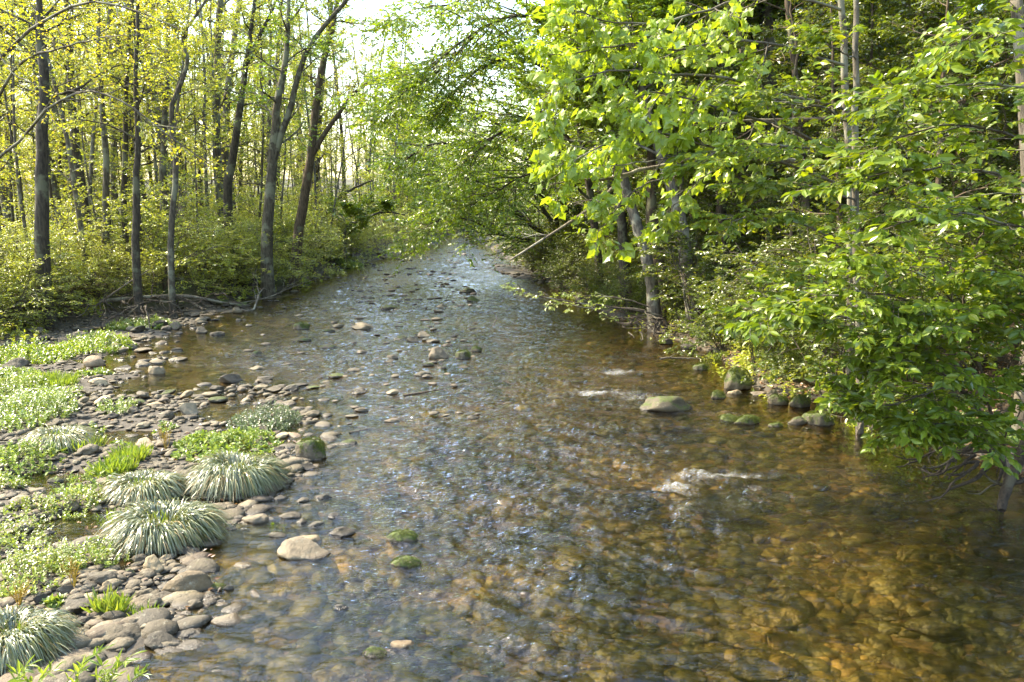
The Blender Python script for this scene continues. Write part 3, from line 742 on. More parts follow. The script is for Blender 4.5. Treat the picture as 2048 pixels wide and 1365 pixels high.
def put_leaves(g, P, D, Nn, S, kind):
    T, Fs = LEAF[kind]
    D = unit(D); Nn = Nn - (Nn * D).sum(-1, keepdims=True) * D; Nn = unit(Nn); W = np.cross(Nn, D)
    V = P[:, None] + S[:, None, None] * (T[None, :, 0:1] * D[:, None] + T[None, :, 1:2] * W[:, None] + T[None, :, 2:3] * Nn[:, None])
    off = (np.arange(len(P)) * len(T))[:, None, None]
    g.add(V, *[(f[None] + off).reshape(-1, f.shape[1]) for f in Fs])
def grow(r, P0, D0, L, K=6, wig=.12, up=0.0):
    """paths from P0 along D0; up: how much they turn up (or, negative, droop)"""
    B = len(P0); P = np.zeros((B, K, 3)); P[:, 0] = P0; D = unit(D0.copy())
    for k in range(1, K):
        D = unit(D + r.normal(0, wig, (B, 3)) + np.array([0, 0, up]) / (K - 1))
        P[:, k] = P[:, k - 1] + D * (L / (K - 1))[:, None]
    return P
def spawn(r, P, L, n, ang, lenf, t0=.2, planar=.8, taper=.6, jit=.25, t1=1.0):
    B, K, _ = P.shape
    t = t0 + (t1 - t0) * (np.arange(n)[None] + r.random((B, n))) / n
    f = t * (K - 1); i = np.minimum(f.astype(int), K - 2); fr = (f - i)[..., None]
    b = np.arange(B)[:, None]
    p = P[b, i] * (1 - fr) + P[b, i + 1] * fr
    d = unit(P[b, i + 1] - P[b, i])
    upv = np.zeros_like(d); upv[..., 2] = 1
    s = unit(np.cross(d, upv) + 1e-4) * np.where((np.arange(n)[None] + np.zeros((B, 1))) % 2 == 0, 1, -1)[..., None]
    o = np.cross(s, d)
    roll = r.uniform(-1, 1, (B, n))[..., None] * math.pi * (1 - planar)
    s = s * np.cos(roll) + o * np.sin(roll)
    a = np.radians(ang) * r.uniform(.75, 1.25, (B, n))[..., None]
    dd = unit(d * np.cos(a) + s * np.sin(a) + r.normal(0, jit * .3, d.shape))
    ll = L[:, None] * lenf * (1 - taper * t) * r.uniform(.7, 1.25, (B, n))
    return p.reshape(-1, 3), dd.reshape(-1, 3), ll.reshape(-1), t.reshape(-1)
def leaves_on(r, g, P, L, n, size, kind, droop=.2, flat=.8, t0=.15, ang=50, sv=.3, up=None):
    p, d, _, _ = spawn(r, P, L, n, ang, 1, t0, planar=.85)
    d = unit(d + np.array([0, 0, -droop]))
    nn = np.array([0, 0, 1.0]) * flat + r.normal(0, (1 - flat) + .12, d.shape)
    if up is not None: nn = nn + np.array(up)
    S = size * r.uniform(1 - sv, 1 + sv, len(p)) * (1 - .35 * (r.random(len(p)) < .25))
    put_leaves(g, p, d, nn, S, kind)
def rad(r0, K, B, end=.25):
    return np.asarray(r0)[:, None] * np.linspace(1, end, K)[None] if np.ndim(r0) else np.full((B, 1), r0) * np.linspace(1, end, K)[None]
def clump(r, gw, gl, P, L, R0, spec):
    """P,(B,K,3) limbs -> side branches -> twigs -> leaves"""
    B = len(P)
    v, f = tubes(P, np.asarray(R0)[:, None] * np.linspace(1, .3, P.shape[1])[None], spec.get('ls', 5)); gw.add(v, f)
    p, d, l, t = spawn(r, P, L, spec['nb'], spec.get('ba', 50), spec['bl'], spec.get('bt0', .15), spec.get('planar', .8), spec.get('btaper', .6))
    Q = grow(r, p, d, l, 5, spec.get('wig', .12), spec.get('bup', 0))
    rb = np.minimum(np.repeat(np.asarray(R0), spec['nb']) * (1 - .7 * t) * .55, .012 + l * .012)
    v, f = tubes(Q, rb[:, None] * np.linspace(1, .35, 5)[None], 4); gw.add(v, f)
    ends = np.concatenate([Q, P[:, -5:]] if P.shape[1] >= 5 else [Q]); le = np.concatenate([l, L * .5] if P.shape[1] >= 5 else [l])
    p, d, l2, t = spawn(r, ends, le, spec['nt'], spec.get('ta', 45), spec['tl'], .1, spec.get('planar', .8), .5)
    l2 = np.clip(l2, spec.get('tmin', .12), spec.get('tmax', .8))
    T = grow(r, p, d, l2, 4, spec.get('wig', .12), spec.get('tup', -.1))
    v, f = tubes(T, np.full((len(T), 1), spec.get('tr', .003)) * np.linspace(1, .4, 4)[None], 3); gw.add(v, f)
    if spec['nl']:
        leaves_on(r, gl, T, l2, spec['nl'], spec['size'], spec['leaf'], spec.get('droop', .2), spec.get('flat', .75), up=spec.get('lean'))

# colours of the foliage
C_YEL = leaf_mat("autumn_yellow_leaves", [(0.28, 0.33, 0.0391), (0.4, 0.42, 0.0494), (0.48, 0.46, 0.0572), (0.32, 0.38, 0.0446), (0.5, 0.4, 0.053)], (1.3, 1.25, .45), tw=.6)
C_YG = leaf_mat("yellow_green_leaves", [(0.26, 0.31, 0.0467), (0.38, 0.42, 0.0644), (0.31, 0.36, 0.0552), (0.48, 0.47, 0.0779)], (1.3, 1.25, .45), tw=.55)
C_GRN = leaf_mat("green_canopy_leaves", [(0.13, 0.22, 0.0254), (0.2, 0.29, 0.0323), (0.26, 0.34, 0.0398), (0.17, 0.25, 0.0295), (0.34, 0.37, 0.0459)], (1.4, 1.35, .35), tw=.5)
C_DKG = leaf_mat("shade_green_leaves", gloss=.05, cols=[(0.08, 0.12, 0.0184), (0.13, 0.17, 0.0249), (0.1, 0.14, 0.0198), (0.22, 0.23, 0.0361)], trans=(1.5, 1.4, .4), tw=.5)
C_MAP = leaf_mat("broad_maple_leaves", [(0.19, 0.28, 0.0296), (0.26, 0.35, 0.0385), (0.22, 0.31, 0.0337), (0.34, 0.42, 0.0494), (0.24, 0.33, 0.0381)], (1.45, 1.35, .3), gloss=.2, tw=.5)
C_BEE = leaf_mat("ovate_bright_leaves", [(.095, .155, .014), (.14, .20, .018), (.20, .27, .025), (.11, .17, .014), (.30, .33, .03)], (1.5, 1.4, .3), gloss=.16, rough=.32, tw=.45)
C_HERB = leaf_mat("herb_leaves", [(0.14, 0.21, 0.0397), (0.21, 0.28, 0.0546), (0.31, 0.37, 0.0859), (0.17, 0.24, 0.0418)], (1.3, 1.3, .5), gloss=.2, tw=.4)
C_PALE = leaf_mat("pale_flowering_herb", [(.20, .27, .04), (.30, .36, .07), (.24, .31, .04), (.40, .42, .12)], (1.2, 1.2, .6), tw=.4)
C_GREY = leaf_mat("greyish_herb_leaves", [(0.1, 0.15, 0.0605), (0.15, 0.2, 0.094), (0.12, 0.17, 0.0719)], (1.2, 1.2, .5), tw=.35)
C_TUS = leaf_mat("silver_green_sedge", [(.085, .105, .03), (.20, .215, .085), (.13, .155, .045), (.38, .36, .18)], (1.1, 1.1, .5), gloss=.8, rough=.32, tw=.3)
C_STRAW = leaf_mat("straw_blades", [(.30, .22, .10), (.42, .33, .17), (.22, .15, .07)], (1, 1, .7), tw=.3)
C_GRS = leaf_mat("bright_grass", [(0.14, 0.21, 0.0347), (0.22, 0.29, 0.0503), (0.3, 0.33, 0.0731)], (1.3, 1.3, .4), tw=.45)
C_DRY = leaf_mat("dead_leaves", [(.14, .07, .03), (.26, .14, .06), (.34, .22, .12), (.20, .10, .05)], (1, .9, .6), tw=.2)
B_DARK = bark_mat("dark_bark", (.018, .013, .008), (.07, .055, .036), (.12, .115, .07), .35)
B_MID = bark_mat("grey_brown_bark", (.03, .023, .015), (.11, .09, .06), (.17, .165, .11), .5)
B_PALE = bark_mat("pale_lichen_bark", (.045, .036, .025), (.15, .125, .09), (.21, .20, .145), .5)
B_BROWN = bark_mat("brown_bark", (.035, .024, .014), (.13, .09, .055), (.15, .14, .08), .25)
B_TWIG = bark_mat("twig_bark", (.04, .03, .02), (.12, .09, .065), (.16, .16, .12), .3, scale=3)
B_DEAD = bark_mat("weathered_wood", (.06, .046, .032), (.21, .17, .12), (.26, .235, .17), .4, scale=2, moss=.0)
B_ROOT = bark_mat("root_wood", (.02, .014, .009), (.07, .05, .032), (.10, .085, .055), .3, scale=2)
B_MOSSY = bark_mat("mossy_wood", (.03, .022, .014), (.10, .08, .05), (.07, .085, .02), .4, scale=2, moss=.4)

# ------------------------------------------------------------ kinds of background tree, each built once then copied
def trunk_geo(g, path, r0, r1, sides=9, flare=1.35):
    K = len(path)
    rr = np.linspace(r0, r1, K); rr[0] *= flare; rr[1] *= 1 + (flare - 1) * .3
    P = path[None]; v, f = tubes(P, rr[None], sides)
    g.add(v, f)
    return rr
def build_tree(seed, H, r0, nl_limb, t0, limbL, spec, bark, leafm, lean=.04, limbup=.25, limbang=60):
    r = np.random.default_rng(seed)
    path = grow(r, np.zeros((1, 3)), np.array([[r.normal(0, lean), r.normal(0, lean), 1.0]]), np.array([H]), 12, lean * .8, .02)[0]
    path[0, 2] = -.4
    gt = Geo(); trunk_geo(gt, path, r0, r0 * .25)
    p, d, l, t = spawn(r, path[None], np.array([limbL]), nl_limb, limbang, 1.0, t0, planar=0, taper=.55)
    # spread the limbs all round
    az = np.arange(len(p)) * 2.4 + r.uniform(0, 1, len(p)); a = np.radians(limbang) * r.uniform(.8, 1.25, len(p))
    d = np.stack([np.cos(az) * np.sin(a), np.sin(az) * np.sin(a), np.cos(a)], -1)
    P = grow(r, p, d, l, 8, .13, limbup)
    gl = Geo()
    gb = Geo()
    clump(r, gb, gl, P, l, np.full(len(p), r0 * .32) * (1 - .6 * t), spec)
    return gt.mesh("trunk", bark), gb.mesh("branches", bark), gl.mesh("crown", leafm, smooth=False)
sp_Y = dict(nb=9, bl=.55, nt=6, tl=.55, nl=7, size=.095, leaf='small', planar=.6, flat=.35, droop=.3, tmax=.8, tr=.004, bup=.1)
sp_G = dict(nb=13, bl=.55, nt=9, tl=.5, nl=10, size=.12, leaf='small', planar=.75, flat=.6, droop=.25, tmax=.8, tr=.004)
sp_S = dict(nb=8, bl=.55, nt=6, tl=.5, nl=8, size=.062, leaf='small', planar=.85, flat=.65, droop=.15, tmax=.5, tr=.003, ls=4)
VAR = {}
VAR['Y'] = [build_tree(100 + i, 17 + i, .17 + .02 * i, 24, .22, 3.0, sp_Y, [B_DARK, B_MID, B_DARK, B_MID][i], C_YEL if i % 2 == 0 else C_YG) for i in range(4)]
VAR['G'] = [build_tree(120 + i, 12 + i, .16, 28, .10, 3.8, sp_G, B_MID, C_GRN, limbup=.1, limbang=68) for i in range(3)]
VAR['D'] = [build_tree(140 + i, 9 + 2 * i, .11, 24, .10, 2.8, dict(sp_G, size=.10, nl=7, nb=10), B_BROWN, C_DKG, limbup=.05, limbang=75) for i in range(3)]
def build_shrub(seed, H, nst, spec, bark, leafm, spread=.5):
    r = np.random.default_rng(seed)
    az = r.uniform(0, 2 * math.pi, nst); a = r.uniform(.1, spread, nst) 
    d = np.stack([np.cos(az) * np.sin(a), np.sin(az) * np.sin(a), np.cos(a)], -1)
    P = grow(r, d * .1 * np.array([1, 1, 0]) - np.array([0, 0, .15]), d, H * r.uniform(.7, 1.1, nst), 8, .12, -.35)
    gt, gb, gl = Geo(), Geo(), Geo()
    v, f = tubes(P, np.full((nst, 1), .018) * np.linspace(1, .35, 8)[None], 5); gt.add(v, f)
    p, dd, l, t = spawn(r, P, np.full(nst, H), 7, 60, .5, .2, .2, .4)
    Q = grow(r, p, dd, l, 6, .12, -.1)
    clump(r, gb, gl, Q, l, np.full(len(Q), .008), spec)
    return gt.mesh("stems", bark), gb.mesh("branches", bark), gl.mesh("foliage", leafm, smooth=False)
sp_SH = dict(nb=4, bl=.5, nt=4, tl=.6, nl=7, size=.062, leaf='small', planar=.85, flat=.6, droop=.15, tmin=.12, tmax=.4, tr=.0025, ls=4)
VAR['H'] = [build_tree(210 + i, 14 + i, .17, 24, .46, 4.6, dict(sp_G, nb=13), B_DARK, C_GRN, limbup=.2, limbang=62) for i in range(2)]
VAR['P'] = [build_tree(190 + i, 11 + 2 * i, .055 + .01 * i, 16, .15, 1.5, dict(sp_Y, nb=5, nt=4, nl=6, size=.085), [B_MID, B_DARK, B_PALE][i], [C_YG, C_YEL, C_YG][i], lean=.05) for i in range(3)]
VAR['S'] = [build_shrub(160 + i, 2.6 + .3 * i, 9, sp_SH, B_TWIG, C_YG) for i in range(3)]
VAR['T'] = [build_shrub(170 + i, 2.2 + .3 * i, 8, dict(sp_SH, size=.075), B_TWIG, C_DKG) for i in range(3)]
PARTN = {'H': ("trunk", "branches", "crown"), 'P': ("trunk", "branches", "crown"), 'Y': ("trunk", "branches", "crown"), 'G': ("trunk", "branches", "crown"), 'D': ("trunk", "branches", "crown"), 'S': ("stems", "branches", "foliage"), 'T': ("stems", "branches", "foliage")}
PROTO = {}
def plant(kind, i, x, y, sc=1.0, rot=None, name="tree", label=None, cat="tree", group=None, lean=(0, 0), z=None):
    i = i % len(VAR[kind]); key = (kind, i)
    if key in PROTO: o = copy_tree(PROTO[key])
    else:
        o = obj(name, None)
        for nm, me in zip(PARTN[kind], VAR[kind][i]): obj(nm, me, parent=o)
        PROTO[key] = o
    o.name = name
    o.location = (x, y, tz(x, y) if z is None else z); o.scale = (sc, sc, sc)
    o.rotation_euler = (lean[0], lean[1], random.uniform(0, 6.28) if rot is None else rot)
    tag(o, label, cat, group)
    return o

# ------------------------------------------------------------ trees one can pick out, left bank (photo px of the trunk, distance, width px)
def px_path(pts, n=14, dlt=None):
    """pts: (px, py, distance)"""
    return smooth_path([at(a, b, c) for a, b, c in pts], n)
HERO_TOPS = []
def hero(name, pts, wpx, bark, leafm, label, limbs=14, t0=.35, L=2.2, spec=None, ext=6, fork=None, seed=0, group=None, base_w=1.25, forks=(), root=True, limbang=60, away=None):
    r = np.random.default_rng(seed)
    pp = [at(*q) for q in pts]
    if root:
        b = pp[0].copy(); b[2] = tz(b[0], b[1]) - .25
        if pp[0][2] > b[2] + .3: pp = [b] + pp
        else: pp[0] = b
    if ext:
        d = unit(pp[-1] - pp[-2]); d = unit(d + np.array([0, 0, .25])); pp.append(pp[-1] + d * ext)
    path = smooth_path(pp, 22)
    path[1:-1] += r.normal(0, .012, (20, 3)) * pts[0][2] / 20
    rr = wpx * pts[0][2] / FPX / 2
    o = obj(name, None, loc=tuple(path[0]), label=label, cat="tree", group=group)
    path = path - path[0]
    gt, gb, gl = Geo(), Geo(), Geo()
    trunk_geo(gt, path, rr * 1.05, rr * (.18 if ext else .35), 12, base_w)
    srcs = [(path, rr * .75, limbs, t0)]
    for fp, fw, fl, ft in forks:
        q = smooth_path([at(*w) - np.array(o.location) for w in fp], 14)
        fr = fw * fp[0][2] / FPX / 2
        gt.add(*tubes(q[None], (fr * np.linspace(1, .45, 14))[None], 9)); srcs.append((q, fr * .7, fl, ft))
    for q, qr, nlb, tt in srcs:
        if not nlb: continue
        Lq = np.linalg.norm(np.diff(q, axis=0), axis=1).sum()
        p, d, l, t = spawn(r, q[None], np.array([L]), nlb, limbang, 1.0, tt, 0, .4)
        az = np.arange(len(p)) * 2.4 + r.uniform(0, 1, len(p)); a = np.radians(limbang) * r.uniform(.8, 1.2, len(p))
        d = np.stack([np.cos(az) * np.sin(a), np.sin(az) * np.sin(a), np.cos(a)], -1)
        if away is not None: d = unit(d + np.array(away))
        P = grow(r, p, d, l, 8, .15, .15)
        clump(r, gb, gl, P, l, np.full(len(p), qr * .3) * (1 - .5 * t) + .006, spec or sp_Y)
    obj("trunk", gt.mesh("trunk", bark), parent=o)
    if gb.n: obj("branches", gb.mesh("branches", bark), parent=o)
    if gl.n: obj("crown", gl.mesh("crown", leafm, smooth=False), parent=o)
    return o
sp_H = dict(sp_Y, nb=8, nt=5, nl=6, size=.085)
GL = "trees of the left bank"
hero("dark_trunk_tree", [(86, 545, 21), (84, 350, 21), (88, 200, 21), (80, 60, 21), (76, -20, 21)], 31, B_DARK, C_YEL, "thickest dark trunk near the left edge, flecked with lichen, yellow leaves round it", 12, .5, 2.6, sp_H, seed=1, group=GL)
hero("dark_trunk_tree", [(165, 400, 27), (152, 300, 27), (142, 180, 27), (138, 60, 27), (130, -20, 27)], 23, B_DARK, C_YEL, "tree with slightly leaning trunk just right of the thickest lichen flecked one", 12, .4, 2.4, sp_H, seed=2, group=GL)
hero("slender_tree", [(212, 460, 26), (212, 350, 26), (204, 200, 26), (198, 80, 26), (196, -20, 26)], 16, B_MID, C_YEL, "slender straight grey trunk, second one right of the thickest dark trunk", 12, .4, 2.2, sp_H, seed=3, group=GL)
hero("slender_tree", [(229, 470, 33), (226, 300, 33), (222, 120, 33), (220, -20, 33)], 13, B_PALE, C_YG, "pale thin trunk standing close behind the slender straight grey one", 10, .4, 2.2, sp_H, seed=4, group=GL)
hero("slender_tree", [(250, 470, 27), (250, 300, 27), (256, 130, 27), (264, -20, 27)], 14, B_DARK, C_YEL, "left one of the two close dark trunks in the left wood", 10, .4, 2.2, sp_H, seed=5, group=GL)
hero("dark_trunk_tree", [(272, 540, 23), (272, 400, 23), (276, 300, 23), (272, 150, 23), (276, -20, 23)], 18, B_DARK, C_YEL, "right, thicker one of the two close dark trunks with a burl halfway up", 12, .45, 2.4, sp_H, seed=6, group=GL)
hero("slender_tree", [(328, 420, 30), (328, 300, 30), (334, 150, 30), (338, -20, 30)], 17, B_MID, C_YEL, "grey trunk just left of the crooked tree in the left wood", 10, .4, 2.4, sp_H, seed=7, group=GL)
hero("crooked_tree", [(344, 560, 23), (342, 440, 23), (352, 330, 23), (342, 225, 23), (362, 170, 23), (376, 125, 23), (364, 85, 23), (380, 50, 23), (412, 0, 23), (425, -40, 23)], 13, B_MID, C_YG,
     "slim crooked tree whose trunk zigzags and bends right at the top", 12, .4, 1.8, sp_H, ext=3, seed=8, group=GL, forks=[([(342, 225, 23), (350, 190, 23), (362, 150, 23), (372, 140, 23)], 6, 2, .5)])
hero("leaning_tree", [(455, 400, 30), (468, 300, 30), (480, 220, 30), (492, 130, 30), (500, 80, 30), (512, -20, 30)], 19, B_DARK, C_YG, "dark trunk leaning slightly right between the crooked and the forked tree", 12, .4, 2.4, sp_H, seed=9, group=GL,
     forks=[([(492, 130, 30), (520, 70, 30), (545, 20, 30), (560, -30, 30)], 9, 5, .2)])
hero("forked_tree", [(533, 495, 28), (537, 430, 28), (545, 330, 28), (548, 280, 28), (556, 200, 28), (570, 130, 28), (574, 60, 28), (578, -20, 28)], 25, B_MID, C_GRN,
     "forked tree parting into two rising trunks at the waterside, lichen on the bark", 12, .4, 2.2, dict(sp_H, size=.10), seed=10, group=GL,
     forks=[([(545, 330, 28), (562, 270, 28), (580, 220, 28), (594, 160, 28), (615, 100, 28), (650, 50, 28), (690, 5, 28), (710, -30, 28)], 14, 9, .2)])
hero("leaning_tree", [(590, 535, 32), (600, 450, 32), (612, 370, 32), (625, 300, 32), (634, 200, 32), (644, 130, 32), (662, 70, 32), (676, 0, 32), (684, -40, 32)], 23, B_BROWN, C_YG,
     "brown tree at the water's edge right of the forked one, with a long side limb", 10, .45, 2.2, sp_H, seed=11, group=GL,
     forks=[([(620, 320, 32), (648, 270, 32), (680, 225, 32), (710, 185, 32), (755, 155, 32)], 11, 6, .35), ([(668, 45, 32), (640, 90, 32), (610, 70, 32)], 5, 2, .4)])
hero("bent_tree", [(640, 455, 44), (665, 410, 44), (700, 380, 44), (745, 362, 44)], 10, B_DARK, C_YG, "low bent stem arching right over the far left bank", 8, .3, 1.8, sp_H, ext=0, seed=12, group=GL)
hero("bent_tree", [(690, 465, 42), (720, 440, 42), (765, 425, 42), (810, 430, 42)], 7, B_MID, C_GRN, "thin stem hanging low over the far water from the left bank", 9, .2, 1.9, sp_G, ext=0, seed=13, group=GL)
# branches arching across the top of the left wood belong to two trees that stand just outside the picture
def limbs_tree(name, base, trunk_px, limbs, leafm, bark, spec, label, seed, wpx, group=None, sl=None):
    """trunk plus hand placed limbs; limbs = list of ([(px,py,d)..], width px)"""
    r = np.random.default_rng(seed)
    tp = [at(*q) for q in trunk_px]
    if base: b = tp[0].copy(); b[2] = tz(b[0], b[1]) - .2; tp = [b] + tp
    org = tp[0].copy(); rr = wpx * trunk_px[0][2] / FPX / 2
    o = obj(name, None, loc=tuple(org), label=label, cat="tree", group=group)
    gt, gb, gl = Geo(), Geo(), Geo()
    path = smooth_path(tp, 26) - org
    path[1:-1] += r.normal(0, .006, (24, 3))
    trunk_geo(gt, path, rr, rr * .5, 12, 1.3)
    for pts, w in limbs:
        q = smooth_path([at(*k) for k in pts], 16) - org
        q[1:-1] += r.normal(0, .012, (14, 3))
        L = np.linalg.norm(np.diff(q, axis=0), axis=1).sum()
        s2 = dict(spec); s2['nb'] = max(4, int(L * spec['per_m'])); s2['bl'] = spec['blen'] / L
        clump(r, gb, gl, q[None], np.array([L]), np.array([w * pts[0][2] / FPX / 2]), s2)
    obj("trunk", gt.mesh("trunk", bark), parent=o); obj("branches", gb.mesh("branches", bark), parent=o)
    if gl.n: obj("crown", gl.mesh("crown", leafm, smooth=False), parent=o)
    return o
sp_arch = dict(per_m=2.6, blen=1.2, nt=5, tl=.5, nl=6, size=.085, leaf='small', planar=.6, flat=.4, droop=.3, tmax=.6, tr=.004, btaper=.3)
limbs_tree("arching_tree", True, [(-40, 560, 19), (-30, 300, 19), (-20, 100, 19), (-30, -40, 19)],
           [([(-20, 140, 19), (60, 60, 18.6), (140, 15, 18.3), (210, 5, 18), (290, 30, 17.7), (360, 60, 17.5)], 7), ([(-20, 230, 19), (40, 130, 18.5), (110, 100, 18), (180, 80, 18), (250, 70, 17.6)], 6),
            ([(-20, 330, 19), (40, 280, 18.6), (100, 215, 18), (165, 185, 18), (230, 195, 17.8), (290, 235, 17.6), (350, 280, 17.5), (420, 330, 17.4)], 6), ([(-25, 60, 19), (20, 140, 18.6), (80, 175, 18)], 5)],
           C_YEL, B_MID, sp_arch, "tree at the left edge sending thin arching branches across the upper left", 30, 16, GL)

# ------------------------------------------------------------ right bank trees
GR = "trees of the right bank"
hero("leaning_tree", [(1312, 660, 20.3), (1302, 560, 20.5), (1283, 480, 20.7), (1258, 400, 21), (1243, 330, 21), (1232, 260, 21.2), (1205, 170, 21.3), (1175, 90, 21.5), (1150, -20, 21.5)], 27, B_PALE, C_GRN,
     "pale grey trunk leaning left over the water, exposed roots at its foot", 16, .45, 3.0, sp_G, seed=21, group=GR, forks=[([(1232, 260, 21.2), (1190, 225, 21.2), (1140, 205, 21), (1080, 195, 21)], 9, 6, .3)], away=(-.2, 0, 0))
hero("dark_trunk_tree", [(1325, 600, 21.6), (1318, 520, 21.6), (1305, 420, 21.6), (1300, 300, 21.6), (1285, 150, 21.6), (1270, -20, 21.6)], 28, B_BROWN, C_GRN, "brown trunk standing right behind the pale leaning one", 12, .5, 2.6, sp_G, seed=22, group=GR)
hero("lichen_tree", [(1388, 640, 19.5), (1374, 540, 19.6), (1365, 460, 19.7), (1345, 380, 19.8), (1318, 300, 20), (1290, 200, 20), (1262, 100, 20), (1240, -20, 20)], 34, B_PALE, C_GRN,
     "lichen covered trunk rising from the bank right of the leaning pair", 14, .5, 2.8, sp_G, seed=23, group=GR)
hero("slender_tree", [(1352, 610, 22.5), (1350, 500, 22.5), (1360, 400, 22.5), (1372, 250, 22.5), (1380, -20, 22.5)], 14, B_MID, C_GRN, "slender trunk seen between the leaning pair and the lichen covered trunk", 8, .5, 2.2, sp_G, seed=24, group=GR)
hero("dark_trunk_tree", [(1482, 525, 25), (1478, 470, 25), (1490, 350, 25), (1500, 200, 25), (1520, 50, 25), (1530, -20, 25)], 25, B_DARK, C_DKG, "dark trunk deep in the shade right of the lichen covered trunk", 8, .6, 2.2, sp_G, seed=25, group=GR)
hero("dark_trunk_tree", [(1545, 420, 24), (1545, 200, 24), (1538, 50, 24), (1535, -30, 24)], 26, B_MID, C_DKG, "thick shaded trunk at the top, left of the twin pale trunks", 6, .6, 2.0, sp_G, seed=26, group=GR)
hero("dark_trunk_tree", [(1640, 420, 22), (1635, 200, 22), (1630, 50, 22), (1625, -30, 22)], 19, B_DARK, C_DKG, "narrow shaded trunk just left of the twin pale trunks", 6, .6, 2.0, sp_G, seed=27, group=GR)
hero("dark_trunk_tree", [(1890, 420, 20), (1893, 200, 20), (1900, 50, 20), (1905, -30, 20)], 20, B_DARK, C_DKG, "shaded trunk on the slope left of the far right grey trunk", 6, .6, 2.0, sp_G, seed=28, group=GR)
hero("crooked_tree", [(1590, 330, 18), (1586, 180, 18), (1594, 100, 18), (1584, 40, 18), (1582, -30, 18)], 8, B_BROWN, C_DKG, "thin crooked brown sapling before the shaded trunks at the top", 5, .5, 1.2, sp_S, ext=2, seed=29, group=GR)
hero("grey_trunk_tree", [(2075, 600, 10.5), (2060, 300, 10.5), (2046, 120, 10.5), (2032, 0, 10.5), (2026, -60, 10.5)], 44, B_PALE, C_GRN, "thick grey furrowed trunk cut by the right edge of the picture", 6, .7, 2.0, sp_G, ext=5, seed=31, group=GR)
# multi stemmed tree leaning over the far water
limbs_tree("multi_stemmed_tree", True, [(1128, 512, 36), (1120, 490, 36), (1100, 440, 36), (1075, 400, 36), (1050, 330, 36)],
           [([(1128, 508, 36), (1090, 470, 36), (1050, 440, 36), (1000, 390, 36), (960, 370, 36), (900, 350, 36), (860, 350, 36)], 10), ([(1125, 500, 36), (1110, 430, 36), (1085, 370, 35), (1050, 300, 35), (980, 240, 34.5), (900, 210, 34)], 10),
            ([(1130, 505, 36), (1130, 430, 36), (1110, 340, 36), (1090, 250, 35), (1060, 170, 34), (1000, 110, 33)], 10), ([(1135, 505, 36), (1150, 420, 36), (1140, 300, 36), (1130, 180, 36), (1110, 60, 35)], 10),
            ([(1132, 508, 36), (1060, 480, 35.5), (1000, 470, 35), (940, 440, 34.5), (880, 440, 34), (830, 470, 34)], 6), ([(1060, 320, 36), (960, 290, 35), (860, 290, 34), (800, 330, 34)], 7)],
           C_GRN, B_DARK, dict(sp_arch, per_m=5.5, blen=3.0, nt=10, nl=12, size=.135, planar=.8, flat=.6, tmax=.9), "many stemmed tree fanning out over the far water, stems meeting at the gravel spit", 40, 12, GR)
limbs_tree("overhanging_tree", True, [(1200, 560, 27), (1180, 380, 27), (1150, 200, 26.5), (1110, 60, 26), (1080, -60, 26)],
           [([(1110, 60, 26), (1040, 30, 25.5), (960, 60, 25), (890, 110, 24.5), (830, 170, 24)], 9), ([(1150, 200, 26.5), (1080, 130, 26), (1000, 120, 25.5), (930, 160, 25), (880, 230, 25)], 8),
            ([(1095, 0, 26), (1030, -40, 25.5), (950, -20, 25), (880, 30, 24.5)], 8), ([(1170, 320, 27), (1110, 250, 26.5), (1040, 240, 26), (970, 290, 26), (910, 340, 26)], 8),
            ([(1180, 400, 27), (1120, 350, 26.5), (1050, 350, 26), (980, 390, 26), (900, 420, 26)], 6), ([(960, 60, 25), (880, 140, 24.5), (810, 185, 24), (745, 230, 24)], 5), ([(900, 10, 24.5), (830, 20, 24), (770, 50, 23.5)], 4), ([(1120, 80, 26), (1180, 20, 25.5), (1240, -20, 25)], 7), ([(1090, -40, 26), (1000, -60, 27), (900, -80, 28)], 7)],
           C_GRN, B_DARK, dict(sp_arch, per_m=6.0, blen=2.4, nt=10, nl=12, size=.12, planar=.8, flat=.6, tmax=.8), "leafy tree leaning left, its green branches roofing the middle of the creek", 41, 18, GR)

